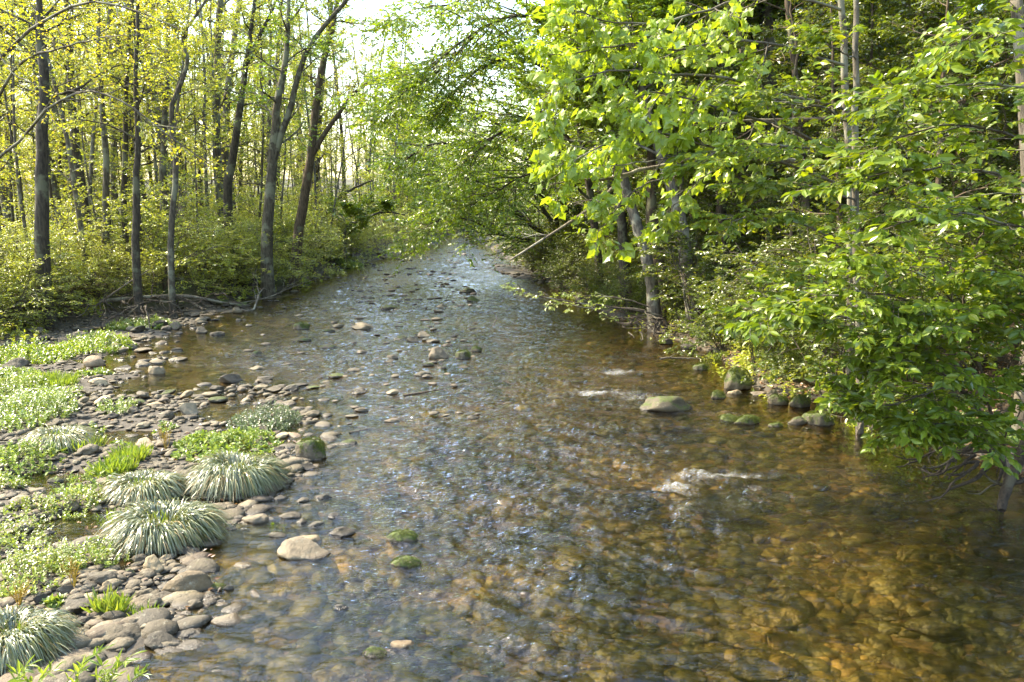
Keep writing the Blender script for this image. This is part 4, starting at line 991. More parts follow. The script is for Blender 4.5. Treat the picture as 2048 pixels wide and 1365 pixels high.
# near right: maple with broad drooping leaves and a tree with ovate leaves
sp_M = dict(per_m=4.4, blen=.8, nt=6, tl=.42, nl=3, size=.118, leaf='maple', planar=.55, flat=.28, droop=.75, tmin=.12, tmax=.3, tr=.0035, btaper=.45, lean=(-.5, -.35, 0))
limbs_tree("maple_tree", True, [(1700, 790, 12), (1702, 620, 12), (1700, 350, 11.8), (1690, 160, 11.7), (1682, 0, 11.6), (1670, -80, 11.5)],
           [([(1682, 20, 11.6), (1560, -10, 11.0), (1450, 10, 10.5), (1380, 30, 10.2), (1300, 50, 10), (1210, 40, 9.8), (1140, 20, 9.6)], 6),
            ([(1688, 130, 11.6), (1560, 90, 11.0), (1450, 80, 10.5), (1370, 100, 10.2), (1270, 90, 10), (1180, 100, 9.8), (1100, 110, 9.6)], 6),
            ([(1692, 220, 11.7), (1560, 190, 11.0), (1450, 160, 10.5), (1350, 150, 10), (1260, 140, 9.8), (1150, 160, 9.6), (1085, 200, 9.5)], 6),
            ([(1698, 330, 11.8), (1590, 260, 11.1), (1480, 230, 10.6), (1380, 200, 10.2), (1290, 190, 10), (1230, 240, 9.8)], 6),
            ([(1700, 380, 11.8), (1580, 330, 11.0), (1440, 300, 10.4), (1340, 270, 10), (1250, 270, 9.8), (1170, 310, 9.6), (1100, 360, 9.5)], 6),
            ([(1440, 300, 10.4), (1330, 320, 10), (1240, 330, 9.8), (1150, 350, 9.7)], 4), ([(1350, 350, 10.2), (1270, 380, 9.9), (1220, 430, 9.8), (1190, 490, 9.8)], 4),
            ([(1440, 330, 10.4), (1370, 390, 10.2), (1330, 440, 10.1)], 3)],
           C_MAP, B_PALE, sp_M, "tree with broad drooping sunlit maple leaves above the right half of the creek", 50, 19, GR)
sp_B = dict(per_m=5.5, blen=.8, nt=5, tl=.45, nl=7, size=.112, leaf='ovate', planar=.9, flat=.55, droop=.3, tmin=.15, tmax=.42, tr=.003, btaper=.45, lean=(-.3, -.15, 0))
limbs_tree("pale_trunk_tree", True, [(1722, 815, 11), (1716, 620, 11), (1710, 350, 11), (1712, 150, 11), (1712, 0, 11), (1712, -80, 11)],
           [([(1712, 250, 11), (1640, 215, 10.4), (1560, 200, 9.9), (1490, 195, 9.5)], 5), ([(1712, 330, 11), (1620, 300, 10.4), (1520, 290, 9.9), (1440, 300, 9.5), (1400, 330, 9.3)], 5),
            ([(1712, 400, 11), (1600, 370, 10.4), (1500, 370, 9.9)], 5), ([(1714, 520, 11), (1620, 455, 10.4), (1520, 435, 9.9), (1440, 440, 9.5)], 5),
            ([(1715, 600, 11), (1640, 560, 10.4), (1560, 540, 10)], 4), ([(1715, 640, 11), (1630, 625, 10.4), (1540, 620, 9.9), (1470, 640, 9.6)], 4), ([(1714, 280, 11), (1800, 240, 10.4), (1880, 240, 9.9)], 4),
            ([(1714, 450, 11), (1790, 420, 10.4), (1860, 400, 9.9)], 4), ([(1712, 120, 11), (1640, 80, 10.4)], 4)],
           C_BEE, B_PALE, sp_B, "slim pale straight trunk rising from the mossy bank, layered sprays of ovate leaves", 51, 17, GR)
limbs_tree("edge_tree", True, [(2180, 900, 7.8), (2190, 500, 7.8), (2180, 200, 7.8), (2160, -60, 7.8)],
           [([(2185, 250, 7.8), (2060, 180, 7.5), (1950, 170, 7.3), (1830, 180, 7.2), (1760, 210, 7.1)], 7), ([(2185, 350, 7.8), (2050, 280, 7.5), (1930, 250, 7.3), (1810, 270, 7.2), (1720, 310, 7.1)], 7),
            ([(2188, 420, 7.8), (2060, 370, 7.5), (1930, 340, 7.3), (1820, 340, 7.2), (1700, 360, 7.1)], 7), ([(2188, 150, 7.8), (2080, 60, 7.5), (1980, 60, 7.3), (1900, 90, 7.2)], 6),
            ([(2190, 520, 7.8), (2080, 470, 7.4), (1960, 430, 7.1), (1860, 430, 7), (1770, 460, 7)], 7), ([(2190, 560, 7.8), (2080, 560, 7.4), (1970, 540, 7.1)], 6)],
           C_BEE, B_MID, sp_B, "tree beyond the right edge whose ovate leaf sprays fill the upper right", 52, 34, GR)
limbs_tree("bank_sapling", True, [(2010, 950, 8.6), (1990, 860, 8.5), (1960, 740, 8.3), (1930, 620, 8.1)],
           [([(2000, 920, 8.6), (1950, 820, 8.2), (1880, 740, 7.9), (1790, 690, 7.7), (1690, 660, 7.6), (1600, 640, 7.6)], 6), ([(1990, 860, 8.5), (1920, 780, 8), (1840, 790, 7.8), (1760, 810, 7.7), (1700, 790, 7.7)], 5),
            ([(1960, 740, 8.3), (1880, 640, 8), (1780, 590, 7.8), (1680, 590, 7.7), (1600, 600, 7.7), (1530, 640, 7.7)], 5), ([(1940, 660, 8.1), (1870, 560, 7.9), (1790, 530, 7.8), (1700, 520, 7.7)], 5),
            ([(1930, 620, 8.1), (1930, 530, 7.9), (1960, 480, 7.8), (1990, 440, 7.7)], 5), ([(1980, 800, 8.4), (2020, 720, 8), (2050, 640, 7.7), (2060, 560, 7.5)], 5), ([(2000, 900, 8.6), (2040, 820, 8.2), (2070, 760, 8)], 4),
            ([(1970, 780, 8.4), (1900, 700, 7.8), (1830, 720, 7.5), (1760, 740, 7.4)], 5), ([(1945, 680, 8.2), (1990, 620, 7.8), (2020, 600, 7.5)], 4), ([(1990, 880, 8.5), (1930, 850, 8), (1860, 850, 7.8), (1790, 840, 7.7)], 4),
            ([(2005, 930, 8.6), (1980, 880, 8.1), (1950, 860, 7.8), (1920, 850, 7.7)], 4), ([(1960, 740, 8.3), (1940, 640, 7.7), (1880, 620, 7.4), (1820, 640, 7.3)], 4)],
           C_BEE, B_TWIG, dict(sp_B, per_m=8, size=.108, nl=7, nt=6), "bushy sapling leaning over the near right bank with large glossy green leaves", 53, 9, GR)
# bare branches
def wood(name, pts, wpx, m, label, cat, seed=0, nside=0, slen=.5, end=.3, pxd=True, parts=True):
    r = np.random.default_rng(seed)
    P = smooth_path([at(*q) if pxd else q for q in pts], 18); org = P[0].copy(); P = P - org
    K = len(P); P[1:] += np.cumsum(r.normal(0, .004, (K - 1, 3)), 0)
    g = Geo(); r0 = wpx * pts[0][2] / FPX / 2 if pxd else wpx
    g.add(*tubes(P[None], (r0 * np.linspace(1, end, K) * (1 + r.normal(0, .06, K)))[None], 9))
    o = obj(name, g.mesh(name, m), loc=tuple(org), label=label, cat=cat)
    if nside:
        L = np.linalg.norm(np.diff(P, axis=0), axis=1).sum()
        p, d, l, t = spawn(r, P[None], np.array([L]), nside, 45, slen, .15, .3, .4)
        Q = grow(r, p, d, l, 6, .18, .1); g2 = Geo(); g2.add(*tubes(Q, (r0 * .4 * (1 - .5 * t))[:, None] * np.linspace(1, .25, 6)[None], 5))
        p, d, l, t = spawn(r, Q, l, 3, 40, .5, .2, .3, .4)
        Q = grow(r, p, d, l, 5, .18, 0); g2.add(*tubes(Q, np.full((len(Q), 1), r0 * .16) * np.linspace(1, .3, 5)[None], 4))
        obj("side_branches", g2.mesh("side_branches", m), parent=o)
    return o
wood("dead_branch", [(1700, 330, 11.5), (1520, 318, 11), (1420, 310, 10.6), (1340, 330, 10.4), (1260, 348, 10.2), (1215, 392, 10.2), (1150, 440, 10.1), (1090, 478, 10), (1020, 522, 10)], 10, B_DEAD,
     "long bare reddish dead branch slanting down to the left over the water", "branch", 1, 8, .10)
wood("dead_branch", [(1265, 345, 10.2), (1210, 360, 10.1), (1160, 362, 10), (1110, 372, 9.9)], 6, B_DEAD, "short bare branch pointing left below the lit maple leaves", "branch", 2, 3, .2)
wood("dead_branch", [(1700, 240, 12.5), (1560, 240, 12), (1500, 240, 12), (1430, 250, 11.8), (1370, 245, 11.5)], 8, B_BROWN, "dark reddish bare limb reaching left from the pale trunks", "branch", 3, 6, .2)
wood("fallen_log", [(190, 604, 23.6), (280, 596, 23.8), (350, 592, 24.2), (400, 596, 24.5), (440, 604, 25), (500, 612, 25.6)], 9, B_DEAD, "long pale fallen trunk lying along the top of the left cut bank", "log", 4, 5, .16, .45)
wood("fallen_log", [(395, 580, 26.3), (425, 600, 26), (455, 606, 25.8), (498, 608, 25.6)], 13, B_MOSSY, "short thick mossy log slanting down to the water on the left", "log", 5, 0, 0, .8)
wood("fallen_log", [(340, 590, 25.2), (380, 604, 24.8), (408, 622, 24.3)], 8, B_DEAD, "grey log end sloping to the shore under the long fallen trunk", "log", 6, 2, .3, .7)
wood("driftwood_branch", [(500, 640, 24), (515, 600, 25.2), (520, 585, 25.6), (530, 575, 26)], 5, B_DEAD, "bleached forked branch standing in the water's edge on the left", "branch", 7, 7, .5, .4)
wood("driftwood_branch", [(160, 640, 22.5), (200, 606, 22.8), (260, 565, 23), (300, 540, 23)], 5, B_DEAD, "bare pole leaning right against the left cut bank", "branch", 8, 3, .25, .4)
wood("driftwood_branch", [(470, 608, 25.8), (540, 594, 27), (585, 575, 28), (640, 556, 30)], 3, B_DEAD, "thin bare branch lying low along the left water's edge", "branch", 9, 9, .3, .4)
wood("driftwood_branch", [(1318, 722, 0)[:0] or (1320, 718, 16.3), (1345, 715, 16.4), (1380, 716, 16.5), (1400, 717, 16.5)], 5, B_DEAD, "short pale driftwood lying flat in the water before the right bank", "branch", 10, 3, .3, .5)
wood("driftwood_branch", [(985, 655, 21), (990, 645, 21), (995, 635, 21), (985, 622, 21)], 3, B_DEAD, "small stick poking out of mid creek water", "branch", 11, 1, .4, .5)
wood("driftwood_stick", [(700, 868, 11.0), (740, 860, 11.2), (800, 852, 11.4)], 8, B_DARK, "dark waterlogged stick lying in the midstream current", "stick", 12, 1, .2, .4)
wood("driftwood_stick", [(808, 792, 13.2), (850, 785, 13.5), (888, 778, 13.8)], 6, B_BROWN, "brown stick with orange tip in the water below the flat stone", "stick", 13, 1, .2, .4)
wood("fallen_log", [(1395, 590, 24), (1450, 575, 24.4), (1530, 555, 25)], 6, B_DEAD, "thin fallen log on the shaded slope right of the lichen covered trunk", "log", 14, 3, .2, .6)
wood("mossy_trunk", [(2080, 840, 8.4), (2040, 920, 8.2), (2010, 985, 8.0), (2000, 1020, 7.9)], 26, B_ROOT, "mossy thick root slanting down into the water at the right edge", "tree root", 15, 0, 0, .6)
# low twig with pale leaves over the pool
limbs_tree("overhanging_bush", True, [(1330, 640, 19.6), (1290, 625, 19.4), (1250, 618, 19.2)],
           [([(1290, 622, 19.4), (1200, 612, 19.2), (1120, 600, 19), (1060, 590, 19), (1015, 576, 19)], 4), ([(1290, 630, 19.4), (1230, 636, 19), (1170, 615, 18.8), (1100, 606, 18.8)], 3), ([(1300, 615, 19.6), (1240, 596, 19.6), (1180, 592, 19.6), (1130, 590, 19.6)], 3)],
           C_PALE, B_TWIG, dict(sp_arch, per_m=4, blen=.5, nt=3, nl=6, size=.08, planar=.9, flat=.7, tmax=.3, tr=.003), "low bush holding pale leafy twigs flat over the pool before the leaning trunk", 60, 5, GR)

# ------------------------------------------------------------ background trees and shrubs
placed = []
def gap_label(kinds, x, y, nm, table):
    pr = project((x, y, 1.0))
    return pr
def add_bg(kind, n, xr_, yr_, cond, mind, name, cat, group, smin, smax, seed, lean=.05):
    r = np.random.default_rng(seed); out = []; k = 0
    while len(out) < n and k < n * 80:
        k += 1
        y = yr_[0] + (yr_[1] - yr_[0]) * r.random() ** 1.3
        x = r.uniform(*xr_) * y
        if not cond(x, y): continue
        if any((x - a) ** 2 + (y - b) ** 2 < mind ** 2 for a, b in out): continue
        out.append((x, y))
        sc = r.uniform(smin, smax)
        o = plant(kind, int(r.integers(9)), x, y, sc, name=name, cat=cat, group=group, lean=(r.normal(0, lean), r.normal(0, lean)))
        placed.append([o, x, y, name, sc])
add_bg('Y', 44, (-.72, -.10), (30, 62), lambda x, y: x < xL(y) - 2.5, 2.4, "yellow_leaved_tree", "tree", "slender yellow leaved trees of the left wood", .7, 1.1, 1)
add_bg('Y', 40, (-.75, .05), (62, 130), lambda x, y: x < xL(y) - 3 or y > 104, 4.0, "yellow_leaved_tree", "tree", "slender yellow leaved trees of the left wood", .9, 1.4, 2)
add_bg('P', 170, (-.72, -.08), (22, 72), lambda x, y: x < xL(y) - .8, 1.1, "pole_sapling", "tree", "thin pole saplings of the left wood", .7, 1.1, 12, .06)
add_bg('G', 20, (-.16, .10), (50, 125), lambda x, y: x < xL(y) - 1.0 or x > xR(y) + 1 or y > 102, 4.5, "round_green_tree", "tree", "green trees closing the far end of the creek", .6, .9, 3)
add_bg('G', 9, (-.15, -.015), (70, 125), lambda x, y: x < xL(y) - 1.5 or y > 104, 4.0, "tall_far_tree", "tree", "taller trees behind the far bend", 1.0, 1.35, 16)
add_bg('T', 26, (-.13, .10), (98, 118), lambda x, y: y > 100, 1.6, "far_bush", "shrub", "bushes where the creek bends out of sight", 1.6, 2.6, 13)
add_bg('G', 26, (.08, .5), (28, 80), lambda x, y: x > xR(y) + 1.5, 3.2, "dense_green_tree", "tree", "dense green trees on the right slope", .75, 1.15, 4)
add_bg('H', 13, (.12, .95), (8, 34), lambda x, y: xR(y) + 1.0 < x < xR(y) + 4.0 and not (.15 * y < x < .68 * y and y < 24), 2.4, "tall_green_tree", "tree", "tall trees along the right bank", .95, 1.15, 14, .04)
add_bg('D', 60, (.16, .80), (14, 45), lambda x, y: x > xR(y) + 2.6, 1.9, "shaded_tree", "tree", "shaded young trees on the right slope", .6, 1.15, 5)
GS = "leafy shrubs of the left bank"
add_bg('S', 40, (-.74, -.08), (17, 50), lambda x, y: xL(y) - 5 < x < xL(y) - .1 and x > -.74 * y, 1.2, "bank_shrub", "shrub", GS, .55, 1.15, 6)
add_bg('S', 40, (-.74, -.02), (24, 110), lambda x, y: x < xL(y) - 2, 2.2, "bank_shrub", "shrub", GS, .8, 1.4, 7)
add_bg('S', 26, (-.72, -.2), (16.5, 30), lambda x, y: xL(y) - 1.4 < x < xL(y) + .3 and x > -.72 * y, .8, "low_bank_shrub", "shrub", "low shrubs on the edge of the left bank", .4, .7, 17)
add_bg('S', 30, (-.5, -.02), (27, 98), lambda x, y: xL(y) - 1.8 < x < xL(y) + .2, 1.2, "low_bank_shrub", "shrub", "low shrubs on the edge of the left bank", .55, 1.1, 18)
GT = "leafy shrubs of the right bank"
add_bg('T', 64, (.05, .60), (12, 60), lambda x, y: xR(y) + .3 < x < xR(y) + 5, 1.4, "undergrowth_bush", "shrub", GT, .45, 1.15, 8)
add_bg('T', 26, (.02, .3), (30, 66), lambda x, y: xR(y) + .2 < x < xR(y) + 2.6, 1.2, "shore_bush", "shrub", GT, .5, 1.0, 19)
add_bg('T', 30, (.22, .78), (11, 36), lambda x, y: x > xR(y) + 3, 1.9, "undergrowth_bush", "shrub", GT, .6, 1.2, 9)
# labels of the copies: by what stands beside them
TABL = [(5, "the arching tree's foot"), (86, "the thickest dark trunk"), (160, "the slightly leaning trunk"), (212, "the slender straight grey trunk"), (272, "the two close dark trunks"), (344, "the crooked tree"), (465, "the dark leaning trunk"), (540, "the forked tree"),
        (600, "the brown waterside tree"), (700, "the low bent stem"), (860, "the left side of the far riffle"), (940, "the right side of the far riffle"), (1000, "the far gravel spit"), (1128, "the many stemmed tree"), (1200, "the overhanging leafy tree"), (1312, "the pale leaning trunk"), (1385, "the lichen covered trunk"),
        (1480, "the dark shaded trunk"), (1590, "the thin crooked sapling"), (1715, "the slim pale trunk"), (1890, "the shaded slope trunk"), (2050, "the far right grey trunk")]
NUMW = 'first second third fourth fifth sixth seventh eighth ninth tenth eleventh twelfth thirteenth fourteenth fifteenth sixteenth seventeenth eighteenth nineteenth'.split()
ORDN = ['nearest'] + NUMW[1:] + ['twentieth'] + ['twenty ' + w for w in NUMW[:9]] + ['thirtieth'] + ['thirty ' + w for w in NUMW[:9]]
ORDN_OLD = ["nearest", "second", "third", "fourth", "fifth", "sixth", "seventh", "eighth", "ninth", "tenth", "eleventh", "twelfth", "thirteenth", "fourteenth", "fifteenth", "sixteenth", "seventeenth", "eighteenth", "nineteenth", "twentieth"]
WHAT = {"shore_bush": "small waterside bush", "low_bank_shrub": "low overhanging shrub", "tall_far_tree": "tall hazy far tree", "tall_green_tree": "tall high crowned tree", "far_bush": "far green bush", "pole_sapling": "thin pole like sapling", "yellow_leaved_tree": "slender yellow leaved tree", "round_green_tree": "rounded green tree", "dense_green_tree": "dense green tree", "shaded_tree": "shaded young tree", "bank_shrub": "leafy yellow green shrub", "undergrowth_bush": "low green bush"}
bk = {}
for o, x, y, nm, sc in placed:
    px = project((x, y, 1.0))[0]
    i = min(range(len(TABL)), key=lambda k: abs(TABL[k][0] - px))
    bk.setdefault((nm, i, px < TABL[i][0]), []).append((y, o))
for (nm, i, left), lst in bk.items():
    lst.sort(key=lambda t: t[0])
    for k, (y, o) in enumerate(lst):
        o["label"] = f"{WHAT[nm]} {'left' if left else 'right'} of {TABL[i][1]}, {ORDN[min(k, 38)]}" + (" back" if k else " one")

# ------------------------------------------------------------ sedge tussocks
def tussock(px, py, wpx, hpx, label, seed, n=2600, lean=(.35, -.25), m=None, blade=.0046):
    n = int(n * 1.35)
    r = np.random.default_rng(seed); g0 = ground(px, py); w = wpx * math.hypot(g0[1], CAMZ) / FPX; h = hpx * .62 * math.hypot(g0[1], CAMZ) / FPX
    K = 8
    az = r.uniform(0, 2 * math.pi, n); rr = np.sqrt(r.random(n)) * w * .20
    P0 = np.stack([np.cos(az) * rr, np.sin(az) * rr, np.zeros(n)], -1)
    out = np.stack([np.cos(az + r.normal(0, .5, n)), np.sin(az + r.normal(0, .5, n)), np.zeros(n)], -1) + np.array([lean[0], lean[1], 0]) * r.uniform(.3, 1.2, n)[:, None]
    out = unit(out)
    lump = 1 + .28 * vnoise(az * 1.6 + seed, rr * 3, seed + 3)
    reach = w * .5 * r.uniform(.35, 1.12, n) * lump; top = h * r.uniform(.5, 1.12, n) * lump
    t = np.linspace(0, 1, K)
    # rise fast then arc over and hang to the ground
    hx = t[None] ** .9 * reach[:, None]
    ang = r.uniform(.85, 1.08, n)[:, None]
    hz = top[:, None] * np.sin(np.minimum(t[None] * ang, 1.2) * math.pi * .93) ** .85 * .98
    hz = np.maximum(hz, 0.012 + .02 * r.random((n, 1)))
    P = P0[:, None] + out[:, None] * hx[..., None] * np.array([1, .8, 1]); P[..., 2] = hz
    P[..., :2] += (r.normal(0, .02, (n, 1, 2)) * t[None, :, None])
    T = unit(np.gradient(P, axis=1)); S = unit(np.cross(T, np.array([0, 0, 1.0])) + r.normal(0, .25, (n, 1, 3)))
    wd = blade * r.uniform(.6, 1.3, n)[:, None] * np.array([.7, 1, 1, 1, .9, .75, .5, .1])[None]
    V = np.stack([P - S * wd[..., None], P + S * wd[..., None]], 2).reshape(-1, 3)
    b = np.arange(n)[:, None] * K * 2; k = np.arange(K - 1)[None] * 2
    F = np.stack([b + k, b + k + 1, b + k + 3, b + k + 2], -1).reshape(-1, 4)
    g = Geo(); g.add(V, F)
    dead = r.random(n) < .13; Fd = F.reshape(n, K - 1, 4)[dead].reshape(-1, 4); F = F.reshape(n, K - 1, 4)[~dead].reshape(-1, 4)
    g = Geo(); g.add(V, F); gd = Geo(); gd.add(V * np.array([1.02, 1.02, .9]), Fd)
    o = obj("sedge_tussock", None, loc=(g0[0], g0[1] + w * .25, max(-.02, tz(g0[0], g0[1] + w * .25) - .01)), label=label, cat="grass tussock", group="sedge tussocks on the gravel bar")
    obj("blades", g.mesh("blades", m or C_TUS, smooth=True), parent=o)
    obj("dead_blades", gd.mesh("dead_blades", C_STRAW, smooth=True), parent=o)
    # short fresh green blades on top
    n2 = 50; az = r.uniform(0, 6.28, n2); d = np.stack([np.cos(az) * .45, np.sin(az) * .45, np.full(n2, 1.0)], -1)
    g2 = Geo(); p = np.stack([r.normal(0, w * .16, n2), r.normal(0, w * .12, n2), np.full(n2, h * .5)], -1)
    put_leaves(g2, p, d, r.normal(0, 1, (n2, 3)), h * r.uniform(.35, .75, n2), 'blade')
    obj("fresh_blades", g2.mesh("fresh_blades", C_GRS, smooth=False), parent=o)
    return o
tussock(462, 988, 162, 82, "largest silvery tussock, upper right of the three hanging over the water", 1, 3200)
tussock(275, 1006, 138, 64, "silvery middle tussock, left of and below the largest one", 2, 2800)
tussock(310, 1098, 178, 86, "lowest tussock of the three, nearest the camera with long hanging blades", 3, 3600)
tussock(105, 912, 120, 50, "smaller darker tussock at the left pool behind the others", 4, 1700)
tussock(2, 1335, 170, 95, "long bladed tussock cut by the bottom left edge", 5, 2600, lean=(.6, 0))

# ------------------------------------------------------------ herbs: mats of small leafy stems
def herb(name, px, py, wpx, lpx, hpx, m, label, seed, leaf='small', size=.03, dens=1.0, flower=None, cat="plant", dome=.7, group="leafy plants on the gravel bar"):
    r = np.random.default_rng(seed); g0 = ground(px, py); dd = math.hypot(g0[1], CAMZ)
    w = wpx * dd / FPX / 2; l = lpx * dd / FPX / 2 / max(.25, math.sin(math.atan2(CAMZ, g0[1]))); h = hpx * dd / FPX
    area = math.pi * w * l; ns = int(min(520, max(14, area * 330 * dens * (.03 / size) ** .8)))
    a = r.uniform(0, 6.28, ns); q = np.sqrt(r.random(ns)); x = np.cos(a) * q * w; y = np.sin(a) * q * l
    lob = 1 + .35 * vnoise(x * 4 + seed, y * 4, seed)
    hh = h * lob * (1 - dome * q ** 2) * r.uniform(.6, 1.1, ns)
    z0 = terrain(x + g0[0], y + g0[1]); org = np.array([g0[0], g0[1], tz(g0[0], g0[1])])
    P0 = np.stack([x, y, z0 - org[2] - .01], -1)
    D = np.stack([x / max(w, .01) * .5 + r.normal(0, .2, ns), y / max(l, .01) * .5 + r.normal(0, .2, ns), np.ones(ns)], -1)
    P = grow(r, P0, D, np.maximum(hh, .03), 6, .12, .1)
    gs, gl = Geo(), Geo(); gs.add(*tubes(P, np.full((ns, 1), .0022) * np.linspace(1, .5, 6)[None], 3))
    nl = 16 if leaf == 'small' else 10
    p, d, _, _ = spawn(r, P, np.ones(ns), nl, 62, 1, .15, 0)
    put_leaves(gl, p, d + np.array([0, 0, .1]), np.array([0, 0, 1.0]) + r.normal(0, .35, p.shape), size * r.uniform(.6, 1.35, len(p)), leaf)
    o = obj(name, None, loc=tuple(org), label=label, cat=cat, group=group)
    obj("stems", gs.mesh("stems", B_TWIG if m is not C_HERB else C_HERB), parent=o); obj("leaves", gl.mesh("leaves", m, smooth=False), parent=o)
    if flower:
        n = int(ns * 1.2); k = r.integers(0, ns, n); gf = Geo()
        pp = P[k, -1] + r.normal(0, size * .6, (n, 3)) + np.array([0, 0, size * .4])
        put_leaves(gf, pp, r.normal(0, 1, (n, 3)), np.array([0, 0, 1.0]) + r.normal(0, .5, (n, 3)), np.full(n, size * .45), 'small')
        obj("flowers", gf.mesh("flowers", flower, smooth=False), parent=o)
    return o
C_FLW = leaf_mat("tiny_pale_flowers", [(.55, .55, .35), (.65, .64, .45), (.50, .52, .25)], (1, 1, .8), tw=.3)
C_YFL = leaf_mat("dry_yellow_stalks", [(.45, .30, .04), (.55, .38, .07), (.35, .26, .04)], (1, 1, .5), tw=.3)
herb("leafy_clump", 455, 895, 200, 62, 34, C_HERB, "bright green leafy clump spreading over the middle of the gravel bar", 1, 'ovate', .06)
herb("greyish_bush", 530, 850, 130, 40, 45, C_GREY, "greyish feathery bush at the right end of the bright leafy clump", 2, size=.028, dens=1.6)
herb("round_plant", 234, 828, 66, 20, 34, C_HERB, "rounded feathery plant alone on the stones left of the gravel tongue", 3, size=.035, flower=C_FLW)
herb("small_plant", 195, 868, 20, 8, 26, C_HERB, "small upright sprig standing in the left pool water", 4, size=.04)
herb("small_plant", 330, 862, 40, 12, 20, C_HERB, "little green plant left of the bright leafy clump", 5, size=.045)
herb("small_plant", 240, 895, 34, 12, 18, C_HERB, "low yellow green plant between the brown cobbles above the middle tussock", 6, size=.045)
herb("small_plant", 556, 1048, 40, 14, 22, C_HERB, "small green sprig growing out of the shallow water", 7, size=.045, dens=.5)
herb("small_plant", 108, 1222, 34, 14, 24, C_HERB, "dark leaved seedling above the big dark slab", 8, size=.05, dens=.6)
herb("herb_mound", 170, 975, 120, 44, 36, C_HERB, "dark green herb mound left of the middle tussock", 9, 'ovate', .045)
herb("herb_mound", 40, 940, 150, 60, 40, C_HERB, "leafy green mound at the left pool's near shore", 10, 'ovate', .05)
herb("flowering_herb", 60, 1160, 190, 80, 62, C_PALE, "broad sunlit mass of pale flowering herbs at the left edge", 11, size=.032, flower=C_FLW, dens=1.1)
herb("flowering_herb", 175, 1125, 150, 55, 50, C_PALE, "pale flowering herbs reaching right to the lowest big tussock", 12, size=.032, flower=C_FLW, dens=1.1)
herb("flowering_herb", 40, 1085, 120, 55, 55, C_PALE, "domed pale herb behind the broad sunlit mass", 13, size=.03, flower=C_FLW)
herb("flowering_herb", 155, 1020, 100, 40, 38, C_PALE, "pale herb tuft between the middle tussock and the brown pool", 14, size=.03, flower=C_FLW)
herb("flowering_herb", 60, 1035, 110, 36, 32, C_PALE, "yellowish low herbs left of the brown pool", 15, size=.03, flower=C_FLW)
herb("flowering_herb", 8, 985, 60, 40, 45, C_PALE, "bright yellow green herb cut by the left edge beside the pool", 16, size=.035)
herb("meadow_plant", 50, 850, 170, 60, 55, C_HERB, "tall light green weeds on the left above the small pool tussock", 17, size=.04, flower=C_FLW)
herb("meadow_plant", 95, 815, 120, 40, 42, C_HERB, "bright weeds ending in a rounded point left of the rounded plant", 18, size=.04, flower=C_FLW)
herb("meadow_plant", 20, 795, 110, 40, 50, C_PALE, "yellowing tall weeds at the left edge below the grass patch", 19, size=.04)
herb("shore_weeds", 60, 720, 170, 44, 34, C_GRN, "dark green weeds under the left cut bank", 20, size=.05, dens=.8)
herb("shore_weeds", 180, 700, 160, 44, 36, C_GRN, "weeds running along the foot of the left cut bank", 21, size=.05, dens=.8)
herb("shore_weeds", 280, 655, 120, 28, 26, C_HERB, "lit green weeds below the long fallen trunk", 22, size=.05, dens=.8)
herb("shore_weeds", 20, 760, 110, 26, 26, C_HERB, "green weeds at the left edge behind the bright grass", 23, size=.05)
herb("shore_weeds", 190, 752, 70, 14, 18, C_HERB, "small bright weeds in front of the round pale boulder", 24, size=.05)
herb("shore_weeds", 1480, 690, 170, 40, 60, C_GREY, "greyish herb thicket on the right bank right of the lichen covered trunk", 25, size=.05, dens=1.2, group="bank plants")
herb("shore_weeds", 1420, 715, 60, 16, 26, C_PALE, "yellow green ferns at the foot of the right bank thicket", 26, size=.05, group="bank plants")
herb("shore_weeds", 1580, 745, 130, 40, 60, C_PALE, "sunlit yellow green plants above the mossy bank stones", 27, size=.05, group="bank plants")
herb("shore_weeds", 1750, 860, 110, 36, 60, C_HERB, "green plants around the foot of the slim pale trunk", 28, 'ovate', .07, group="bank plants")
herb("shore_weeds", 1830, 905, 150, 36, 66, C_BEE, "yellow green seedlings overhanging the water below the glossy sapling", 29, 'ovate', .08, group="bank plants")
herb("shore_weeds", 1170, 560, 120, 26, 34, C_HERB, "bright green grassy plants left of the leaning trunk", 30, size=.08, group="bank plants")
herb("shore_weeds", 1240, 615, 110, 30, 40, C_PALE, "light leafed plants on the bank right of the pool", 31, size=.07, group="bank plants")
herb("shore_weeds", 1100, 530, 90, 14, 20, C_HERB, "green plants behind the far gravel spit", 32, size=.09, group="bank plants")
herb("shore_weeds", 660, 535, 130, 18, 22, C_HERB, "bright green plants on the far left shore", 33, size=.09, group="bank plants")
herb("shore_weeds", 560, 568, 120, 18, 20, C_HERB, "green plants on the left shore below the brown waterside tree", 34, size=.08, group="bank plants")
herb("shore_weeds", 1960, 900, 110, 50, 60, C_HERB, "leafy plants on the bank above the near right roots", 35, 'ovate', .06, group="bank plants")
herb("shore_weeds", 2040, 1010, 60, 40, 40, C_HERB, "mossy green plants at the right edge by the roots", 36, size=.03, group="bank plants")
herb("waterside_seedling", 1900, 1005, 60, 20, 26, C_HERB, "small seedling in the water under the right bank roots", 37, size=.05, dens=.4, group="bank plants")
